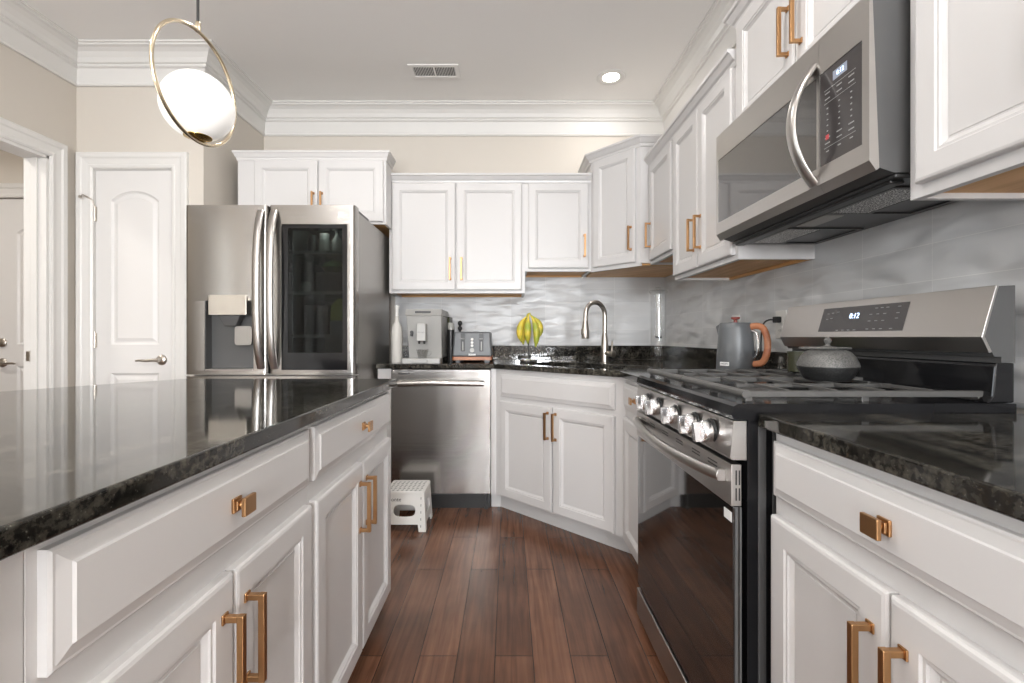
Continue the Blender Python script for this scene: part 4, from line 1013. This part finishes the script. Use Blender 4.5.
obj('plug', MB().box(px_ - 0.026, px_, py_ - 0.013, py_ + 0.013, pz_ - 0.012, pz_ + 0.014), 'cordblack', t, bevel=0.004)
cp_ = smoothpts([(px_ - 0.024, py_, pz_), (px_ - 0.045, py_, pz_ + 0.002), (px_ - 0.068, py_ + 0.002, pz_ - 0.01), (px_ - 0.078, py_ + 0.004, pz_ - 0.05), (px_ - 0.078, py_ + 0.005, pz_ - 0.14), (px_ - 0.078, py_ + 0.008, pz_ - 0.22), (px_ - 0.08, py_ + 0.01, ZT + 0.004), (px_ - 0.095, py_ + 0.012, ZT + 0.004)])
obj('cord', MB().tube(cp_, 0.0034, 8), 'cordblack', t, smooth=True)
# ---- teapot on the grate
t = thing('teapot', 'squat grey and black cast iron teapot on the range grate', 'teapot', (0.885, 1.318, 0.9562), R(5))
t.scale = (0.92, 0.92, 1.0)
obj('teapot_base', MB().lathe([(0.001, 0.0005), (0.058, 0.0005), (0.064, 0.006), (0.080, 0.034), (0.080, 0.038), (0.001, 0.038)], 40), 'teapot_low', t, smooth=True)
obj('teapot_upper', MB().lathe([(0.001, 0.0383), (0.081, 0.0383), (0.079, 0.048), (0.070, 0.066), (0.058, 0.078), (0.046, 0.083), (0.001, 0.084)], 40), 'teapot_top', t, smooth=True)
obj('lid', MB().lathe([(0.001, 0.0845), (0.040, 0.0845), (0.041, 0.088), (0.024, 0.092), (0.009, 0.094), (0.006, 0.099), (0.010, 0.104), (0.011, 0.110), (0.005, 0.118), (0.001, 0.119)], 28), 'teapot_top', t, smooth=True)
hp = [(-0.115 + 0.0, 0, 0.083)]
obj('folded_handle', MB().tube(smoothpts([(0.050, -0.030, 0.0875), (0.0, -0.046, 0.089), (-0.060, -0.035, 0.089), (-0.092, 0.0, 0.088), (-0.060, 0.035, 0.089), (0.0, 0.046, 0.089), (0.050, 0.030, 0.0875)]), 0.003, 8), 'teapot_top', t, smooth=True)
obj('spout', MB().tube([(0.030, 0.060, 0.052), (0.038, 0.082, 0.062), (0.042, 0.093, 0.072)], [0.014, 0.010, 0.008], 12), 'teapot_top', t, smooth=True)
# ---- olive cup behind the teapot
t = thing('mug', 'olive green enamel mug on the far corner of the range, behind the teapot', 'mug', (0.985, 1.600, 0.9562), 0)
obj('mug_body', MB().lathe([(0.001, 0.0005), (0.036, 0.0005), (0.040, 0.004), (0.041, 0.070), (0.038, 0.070), (0.037, 0.008), (0.001, 0.006)], 28, cap=False), 'olive', t, smooth=True)
obj('handle', MB().tube(smoothpts([(0.038, 0.0, 0.058), (0.058, 0.0, 0.055), (0.062, 0.0, 0.036), (0.052, 0.0, 0.020), (0.038, 0.0, 0.018)]), 0.004, 8), 'olive', t, smooth=True)
# ---- clear tall dispenser tube
t = thing('glass_dispenser', 'tall clear acrylic dispenser tube in the back right counter corner', 'dispenser', (0.735, 2.33, ZT), R(20))
obj('clear_tube', MB().lathe([(0.001, 0.0005), (0.040, 0.0005), (0.040, 0.014), (0.036, 0.018), (0.036, 0.375)], 28, cap=False), 'clear', t, smooth=True)
obj('clear_lid', MB().lathe([(0.001, 0.376), (0.038, 0.376), (0.046, 0.386), (0.040, 0.394), (0.012, 0.398), (0.014, 0.408), (0.001, 0.410)], 20), 'clear', t, smooth=True)
obj('metal_rod', MB().lathe([(0.001, 0.170), (0.015, 0.170), (0.015, 0.184), (0.012, 0.186), (0.012, 0.372), (0.001, 0.372)], 18), 'silverplastic', t, smooth=True)
obj('rod_foot', MB().lathe([(0.001, 0.160), (0.016, 0.160), (0.016, 0.1695), (0.001, 0.1695)], 18), 'black', t, smooth=True)
# ---- banana stand and bananas
t = thing('banana_stand', 'chrome banana stand with round base on the back counter', 'banana stand', (0.132, 3.13, ZT), 0)
obj('base', MB().lathe([(0.001, 0.0005), (0.056, 0.0005), (0.058, 0.004), (0.058, 0.014), (0.052, 0.020), (0.001, 0.021)], 36), 'chrome', t, smooth=True)
obj('pole', MB().tube(smoothpts([(0, 0, 0.02), (0, 0, 0.12), (0, 0.004, 0.22), (0, 0.002, 0.290), (0.0, -0.016, 0.300), (0.0, -0.030, 0.292), (0, -0.031, 0.284)]), 0.0045, 10), 'black', t, smooth=True)
M['banana'] = noise_color(P('banana_skin', (0.6, 0.5, 0.04), 0.45), (0.34, 0.40, 0.05), (0.72, 0.55, 0.06), (9, 9, 14), 0.38, 0.60, 2)
M['banana_tip'] = P('banana_tip', (0.12, 0.10, 0.02), 0.6)
def banana_pts(lean, out, L):
    pts = []; n = 12
    for i in range(n + 1):
        s = i / n
        g_ = math.sin(PI * 0.78 * (s ** 0.8)); x = math.cos(lean) * out * g_; y = math.sin(lean) * out * g_
        pts.append((x, y, -L * s))
    rs = [q * 1.15 for q in (0.004, 0.0055, 0.009, 0.0145, 0.0175, 0.019, 0.0195, 0.0195, 0.019, 0.0175, 0.0145, 0.009, 0.004)]
    return pts, rs
top = Vector((0.132, 3.098, ZT + 0.300))
specs = [(R(190), 0.040, 0.165, 'banana hanging at the far left of the bunch on the stand'), (R(200), 0.020, 0.185, 'banana tucked second from the left in the bunch'),
         (R(-100), 0.030, 0.180, 'front middle banana of the bunch, hanging over the chrome pole'), (R(-20), 0.034, 0.205, 'longest banana of the bunch, reaching lowest right of the pole'), (R(5), 0.056, 0.150, 'banana at the far right of the bunch on the stand')]
for i, (a, out, L, lab) in enumerate(specs):
    tt = thing('banana', lab, 'banana', tuple(top), 0, 'bananas hanging on the stand')
    pts, rs = banana_pts(a, out, L)
    off = Vector((math.cos(a) * 0.012, (0.006, 0.040, -0.022, -0.004, 0.020)[i], 0.002 * i))
    pts = [tuple(Vector(p) + off) for p in pts]
    # banana end swings back a little
    pts = [(p[0] + math.cos(a) * 0.012 * (j / 12), p[1], p[2]) for j, p in enumerate(pts)]
    obj('banana_skin', MB().tube(pts, rs, 10), 'banana', tt, smooth=True)
    obj('stem', MB().tube([tuple(Vector(pts[0]) + Vector((-math.cos(a) * 0.006, 0, 0.016))), pts[0]], [0.005, 0.0045], 8), 'banana', tt, smooth=True)
    e = Vector(pts[-1]); obj('tip', MB().tube([tuple(e), tuple(e + Vector((0, 0, -0.006)))], [0.004, 0.003], 8), 'banana_tip', tt)
# ---- toaster
t = thing('toaster', 'dark grey four-slice toaster with copper-red base on the back counter', 'toaster', (-0.372, 3.14, ZT), 0)
W = 0.262
mb = MB().add([(0, 0, 0.034), (W, 0, 0.034), (W, 0.26, 0.034), (0, 0.26, 0.034), (0.010, 0.010, 0.200), (W - 0.010, 0.010, 0.200), (W - 0.010, 0.25, 0.200), (0.010, 0.25, 0.200)],
    [(0,3,2,1),(4,5,6,7),(0,1,5,4),(1,2,6,5),(2,3,7,6),(3,0,4,7)])
obj('toaster_body', mb, 'slate', t, bevel=0.012, smooth=False, seg=4)
obj('toaster_base', MB().prism(rrect(0.0, W, -0.002, 0.262, 0.012), 0.012, 0.034), 'copperwood', t, bevel=0.003)
obj('feet', MB().box(0.02, 0.05, 0.02, 0.05, 0, 0.012).box(W - 0.05, W - 0.02, 0.02, 0.05, 0, 0.012).box(0.02, 0.05, 0.21, 0.24, 0, 0.012).box(W - 0.05, W - 0.02, 0.21, 0.24, 0, 0.012), 'black', t)
obj('bread_slots', MB().box(0.045, 0.075, 0.04, 0.22, 0.1995, 0.2008).box(0.09, 0.12, 0.04, 0.22, 0.1995, 0.2008).box(0.145, 0.175, 0.04, 0.22, 0.1995, 0.2008).box(0.19, 0.22, 0.04, 0.22, 0.1995, 0.2008), 'black', t)
for x in (0.070, 0.192):
    obj('lever_slot', MB().box(x - 0.014, x + 0.014, 0.001, 0.010, 0.070, 0.190), 'black', t)
    obj('lever', MB().box(x - 0.013, x + 0.013, -0.014, 0.006, 0.150, 0.155).box(x - 0.004, x + 0.004, -0.001, 0.004, 0.075, 0.135), 'silverplastic', t, bevel=0.002)
bt = MB()
for z in (0.150, 0.128, 0.108): bt.lathe([(0.001, 0), (0.009, 0), (0.009, 0.006), (0.001, 0.006)], 14, Matrix.Translation((0.131, 0.006, z)) @ Matrix.Rotation(R(90), 4, 'X'))
obj('buttons', bt, 'whiteplastic', t)
obj('dial', MB().lathe([(0.001, 0), (0.015, 0), (0.014, 0.010), (0.001, 0.010)], 20, Matrix.Translation((0.131, 0.004, 0.078)) @ Matrix.Rotation(R(90), 4, 'X')), 'silverplastic', t, smooth=True)
nm = obj('name_plate', MB().box(0.108, 0.154, -0.002, 0.003, 0.043, 0.054), 'label', t)
text('plate_lettering', 'HADEN', 0.011, 'slate', nm, (0.131, -0.0022, 0.0485), (R(90), 0, 0), 0.0003)
# ---- espresso machine
t = thing('espresso_machine', 'silver automatic espresso machine beside the refrigerator', 'coffee machine', (-0.672, 2.97, ZT), 0)
W = 0.245
obj('machine_body', MB().add([(0.030, 0.10, 0.028), (W - 0.004, 0.10, 0.028), (W - 0.004, 0.43, 0.028), (0.030, 0.43, 0.028), (0.022, 0.045, 0.300), (W, 0.045, 0.300), (W, 0.43, 0.300), (0.022, 0.43, 0.300)],
    [(0,3,2,1),(4,5,6,7),(0,1,5,4),(1,2,6,5),(2,3,7,6),(3,0,4,7)]), 'silverplastic', t, bevel=0.004)
obj('top_panel', MB().add([(0.018, 0.040, 0.301), (W + 0.002, 0.040, 0.301), (W + 0.002, 0.43, 0.301), (0.018, 0.43, 0.301), (0.006, 0.10, 0.345), (W - 0.004, 0.10, 0.345), (W - 0.004, 0.43, 0.345), (0.006, 0.43, 0.345)],
    [(0,3,2,1),(4,5,6,7),(0,1,5,4),(1,2,6,5),(2,3,7,6),(3,0,4,7)]), 'silverplastic', t, bevel=0.003)
ds = MB().box(0.075, 0.175, 0.062, 0.072, 0.318, 0.330)
obj('display_strip', ds, 'black', t)
obj('water_tank', MB().box(0.012, 0.026, 0.14, 0.40, 0.03, 0.30), 'darkjar', t, bevel=0.003)
obj('spout_block', MB().box(0.098, 0.154, -0.005, 0.075, 0.140, 0.248), 'silverplastic', t, bevel=0.003)
sp_ = MB()
for x in (0.110, 0.142): sp_.lathe([(0.006, 0.122), (0.008, 0.1395)], 12, Matrix.Translation((x, 0.02, 0)))
obj('coffee_nozzles', sp_, 'black', t)
text('brand_lettering', 'DeLonghi', 0.011, 'slate', t, (0.126, -0.0055, 0.195), (R(90), 0, 0), 0.0003)
wnd = MB().lathe([(0.001, 0), (0.011, 0), (0.011, 0.02), (0.001, 0.02)], 14, Matrix.Translation((0.055, 0.075, 0.195)) @ Matrix.Rotation(R(90), 4, 'X')).box(0.048, 0.062, 0.04, 0.07, 0.170, 0.186)
obj('steam_wand', wnd, 'black', t)
obj('drip_tray', MB().prism(rrect(0.0, W, 0.0, 0.12, 0.01), 0.0005, 0.030), 'silverplastic', t, bevel=0.002)
obj('tray_front', MB().box(0.070, 0.165, -0.010, 0.004, 0.004, 0.024), 'silverplastic', t, bevel=0.002)
tc_ = thing('cup', 'small clear glass cup on the drip tray of the espresso machine', 'cup', (-0.672 + 0.125, 3.02, ZT + 0.0306), 0)
obj('cup_glass', MB().lathe([(0.001, 0.0), (0.026, 0.0), (0.040, 0.055), (0.038, 0.055), (0.024, 0.004), (0.001, 0.003)], 24, cap=False), 'clear', tc_, smooth=True)
obj('handle', MB().tube(smoothpts([(0.036, 0, 0.045), (0.056, 0, 0.042), (0.052, 0, 0.018), (0.031, 0, 0.014)]), 0.003, 8), 'clear', tc_, smooth=True)
# ---- white textured bottle
t = thing('oil_bottle', 'tall white textured ceramic bottle between refrigerator and espresso machine', 'bottle', (-0.723, 3.08, ZT), 0)
obj('bottle_body', MB().lathe([(0.001, 0.0005), (0.034, 0.0005), (0.036, 0.008), (0.036, 0.19), (0.034, 0.22), (0.026, 0.245), (0.014, 0.262), (0.012, 0.30), (0.001, 0.30)], 32), 'beige_ceramic', t, smooth=True)
obj('stopper', MB().lathe([(0.001, 0.3005), (0.0115, 0.3005), (0.011, 0.345), (0.014, 0.35), (0.014, 0.368), (0.001, 0.370)], 20), 'whiteplastic', t, smooth=True)
# ---- black canister, pepper mill and added olive box between espresso machine and toaster
t = thing('travel_mug', 'tall black canister with clear lid between espresso machine and toaster', 'canister', (-0.392, 3.23, ZT), 0)
obj('canister_body', MB().lathe([(0.001, 0.0005), (0.024, 0.0005), (0.025, 0.006), (0.025, 0.215), (0.001, 0.215)], 24), 'black', t, smooth=True)
obj('lid', MB().lathe([(0.001, 0.2155), (0.023, 0.2155), (0.023, 0.255), (0.018, 0.262), (0.001, 0.263)], 24), 'greyjar', t, smooth=True)
t = thing('pepper_mill', 'slim black pepper mill with beaded top behind the toaster', 'pepper mill', (-0.352, 3.447, ZT), 0)
obj('mill_body', MB().lathe([(0.001, 0.0005), (0.018, 0.0005), (0.015, 0.05), (0.011, 0.12), (0.010, 0.20), (0.008, 0.21), (0.016, 0.224), (0.016, 0.234), (0.007, 0.244), (0.001, 0.245)], 20), 'black', t, smooth=True)
obj('top_knob', MB().lathe([(0.001, 0.2453), (0.008, 0.2453), (0.017, 0.262), (0.014, 0.276), (0.005, 0.284), (0.001, 0.285)], 20), 'black', t, smooth=True)
t = obj('olive_strip_box', MB().prism([(-0.426, 3.32), (-0.412, 3.31), (-0.404, 3.43), (-0.424, 3.44)], ZT + 0.0005, ZT + 0.305), 'olive', bevel=0.003)  # upright olive box added as a green strip beside the machine
tag(t, 'added narrow olive green box standing right of the espresso machine', 'bag')

# ---- folding step stool
SX0, SX1, SY0, SY1, SH = -0.695, -0.455, 2.615, 2.845, 0.222
t = thing('step_stool', 'white plastic folding step stool in front of the dishwasher', 'step stool', ((SX0 + SX1) / 2, (SY0 + SY1) / 2, 0), 0)
hw, hd = (SX1 - SX0) / 2, (SY1 - SY0) / 2
holes = []
ins = 0.012
for i in range(8):
    for j in range(6):
        cx = -hw + 0.030 + i * 0.0248; cy = -hd + 0.030 + j * 0.030 + 0.0
        a = R(55 if True else 0); dx, dy = math.cos(a) * 0.0095, math.sin(a) * 0.0095; nx, ny = -math.sin(a) * 0.0042, math.cos(a) * 0.0042
        cx += 0.004 * (j % 2)
        holes.append([(cx - dx - nx, cy - dy - ny), (cx + dx - nx, cy + dy - ny), (cx + dx + nx, cy + dy + ny), (cx - dx + nx, cy - dy + ny)])
top = MB().prism(rrect(-hw + ins, hw - ins, -hd + ins, hd - ins, 0.012, 4), SH - 0.006, SH, holes=holes)
top.prism(rrect(-hw + ins - 0.003, hw - ins + 0.003, -hd + ins - 0.003, hd - ins + 0.003, 0.014, 4), SH - 0.018, SH - 0.004, holes=[rrect(-hw + ins + 0.003, hw - ins - 0.003, -hd + ins + 0.003, hd - ins - 0.003, 0.010, 4)])
obj('stool_top', top, 'whiteplastic', t)
obj('dark_hole_plate', MB().box(-hw + 0.02, hw - 0.02, -hd + 0.02, hd - 0.02, SH - 0.005, SH - 0.0008), 'black', t)  # black plate added just under the top so its holes read dark
def stool_side(mat, half, h=SH - 0.006):
    # panel in (u, z) with an oval grip hole, splayed legs; bottom cut away between the feet
    o_ = [(-half, 0), (-half + 0.040, 0), (-half + 0.046, 0.040), (half - 0.046, 0.040), (half - 0.040, 0), (half, 0), (half - 0.012, h), (-half + 0.012, h)]
    gw = min(0.060, half * 0.52)
    hole = []
    for i in range(20):
        a = 2 * PI * i / 20; c, s = math.cos(a), math.sin(a)
        hole.append((gw * abs(c) ** 0.6 * (1 if c > 0 else -1), 0.115 + 0.033 * abs(s) ** 0.7 * (1 if s > 0 else -1)))
    return MB().prism(o_, 0, 0.008, holes=[hole], mat=mat)
sp = ins * 0.0 + 0.0
lean = 0.055
def sidem(axis, sgn):
    if axis == 'y':   # long side facing the camera or away
        Mt = Matrix.Translation((0, sgn * (hd - 0.001), 0)) @ Matrix.Rotation(sgn * lean, 4, 'X') @ XZ
        if sgn > 0: Mt = Matrix.Translation((0, -0.008 + 0, 0)) @ Mt
        return Mt
    Mt = Matrix.Translation((sgn * (hw - 0.001) - (0.008 if sgn > 0 else 0), 0, 0)) @ Matrix.Rotation(-sgn * lean, 4, 'Y') @ YZ
    return Mt
for s in (-1, 1):
    obj('side_panel', stool_side(sidem('y', s), hw), 'whiteplastic', t, bevel=0.0015)
    obj('end_panel', stool_side(sidem('x', s), hd), 'whiteplastic', t, bevel=0.0015)
text('side_lettering', 'ponte', 0.030, 'black', t, (-0.018, -hd + 0.0108, 0.176), (R(90) - lean * 1.0, 0, 0), 0.0006, 'RIGHT')
hs_ = MB()
for k_ in range(5): hs_.box(hw - 0.030, hw - 0.027, -hd - 0.0012 + (0.03 + 0.04 * k_) * lean, -hd + 0.0005 + (0.03 + 0.04 * k_) * lean, 0.025 + 0.038 * k_, 0.038 + 0.038 * k_)
obj('hinge_seam', hs_, 'greyside', t)

# ---- pendant lamp: ring with globe
t = thing('pendant_lamp', 'gold ring pendant lamp with white glass globe above the island', 'pendant lamp', (-0.850, 1.30, 0), R(84.6))
RR, RZc = 0.151, 1.761
obj('ring', MB().tube([(RR * math.cos(2 * PI * i / 96), 0, RZc + RR * math.sin(2 * PI * i / 96)) for i in range(96)], 0.0050, 12, closed=True, up=None), 'champagne', t, smooth=True)
gz = RZc - RR + 0.006 + 0.090
sph = [(max(0.001, 0.090 * math.cos(a)), gz + 0.090 * math.sin(a)) for a in [-PI / 2 + PI * i / 24 for i in range(25)]]
obj('globe', MB().lathe(sph, 48), 'globe', t, smooth=True)
obj('bottom_cap', MB().lathe([(0.001, gz - 0.0915), (0.018, gz - 0.0900), (0.034, gz - 0.0848), (0.0345, gz - 0.0825), (0.001, gz - 0.0840)], 32), P('aged_brass', (0.48, 0.33, 0.10), 0.25, 1.0), t, smooth=True)
obj('ferrule', MB().lathe([(0.001, RZc + RR - 0.002), (0.007, RZc + RR - 0.002), (0.007, RZc + RR + 0.022), (0.004, RZc + RR + 0.026), (0.001, RZc + RR + 0.026)], 16), 'champagne', t, smooth=True)
obj('cord', MB().tube([(0, 0, RZc + RR + 0.02), (0, 0, ZC - 0.02)], 0.0035, 8), 'cordblack', t, smooth=True)
obj('canopy', MB().lathe([(0.001, ZC - 0.026), (0.055, ZC - 0.024), (0.06, ZC - 0.018), (0.06, ZC - 0.0005), (0.001, ZC - 0.0005)], 32), 'champagne', t, smooth=True)

# ---- recessed downlights
def downlight(x, y, label, pw=CAN_W):
    t = thing('recessed_light', label, 'ceiling light', (x, y, ZC), 0, 'recessed ceiling lights')
    obj('trim_ring', MB().lathe([(0.055, -0.0005), (0.092, -0.0005), (0.094, -0.004), (0.088, -0.008), (0.060, -0.006), (0.055, -0.003)], 36, cap=False), 'trim', t, smooth=True)
    obj('lamp_lens', MB().lathe([(0.001, -0.003), (0.0545, -0.003), (0.0545, -0.0005), (0.001, -0.0005)], 32), 'lamp', t)
    l = area('downlight_beam', (0, 0, -0.012), (0, 0, 0), 0.11, 0.11, pw, (1.0, 0.96, 0.92), 'DISK'); l.parent = t
for i, (x, y) in enumerate(CANS):
    downlight(x, y, 'lit round recessed ceiling light in front of the back right corner' if i == 0 else 'recessed ceiling light above the aisle and island, outside the photo', 2.5 if i == 0 else CAN_W)
# unseen hall light, added to light the hall walls
M['hall_shade'] = P('hall_shade_glass', (1, 1, 1), 0.5, emit=(1.0, 0.94, 0.87), es=2.5)
t = thing('added_hall_light', 'added unseen flush ceiling light in the hallway beyond the opening', 'ceiling light', (-3.5, 1.9, ZC), 0)
obj('shade', MB().lathe([(0.001, -0.08), (0.09, -0.07), (0.14, -0.03), (0.15, -0.0005), (0.001, -0.0005)], 32), 'hall_shade', t, smooth=True)
l = area('added_hall_lamp', (0, 0, -0.09), (0, 0, 0), 0.3, 0.3, 20, (1.0, 0.94, 0.87), 'DISK'); l.parent = t
# globe fill light added behind the camera to brighten ceiling and room
t = thing('added_globe_light', 'added white globe fill light hanging behind the camera, outside the photo', 'ceiling light', (-0.7, -1.7, 0))
obj('globe', MB().lathe([(max(0.001, 0.15 * math.cos(a)), 2.2 + 0.15 * math.sin(a)) for a in [-PI / 2 + PI * i / 20 for i in range(21)]], 32), P('lit_globe', (1, 1, 1), 0.5, emit=(1.0, 0.965, 0.93), es=32), t, smooth=True)
obj('stem', MB().tube([(0, 0, 2.35), (0, 0, ZC - 0.001)], 0.008, 8), 'champagne', t)
# ---- air vent
t = thing('air_vent', 'white rectangular air register in the ceiling left of the round light', 'vent', (-0.473, 3.045, ZC), 0)
obj('vent_frame', MB().prism(rect(-0.160, 0.160, -0.080, 0.080), -0.007, -0.0005, holes=[rect(-0.132, 0.132, -0.052, 0.052)]), 'ceiling', t, bevel=0.002)
vs_ = MB()
for k_ in range(26):
    x = -0.127 + k_ * 0.0102
    if abs(x) < 0.006: continue
    vs_.box(x - 0.0012, x + 0.0012, -0.052, 0.052, -0.006, -0.001)
vs_.box(-0.006, 0.006, -0.052, 0.052, -0.0065, -0.001)
obj('louvres', vs_, 'ceiling', t)
obj('vent_void', MB().box(-0.132, 0.132, -0.052, 0.052, -0.0009, -0.0004), 'greyside', t)
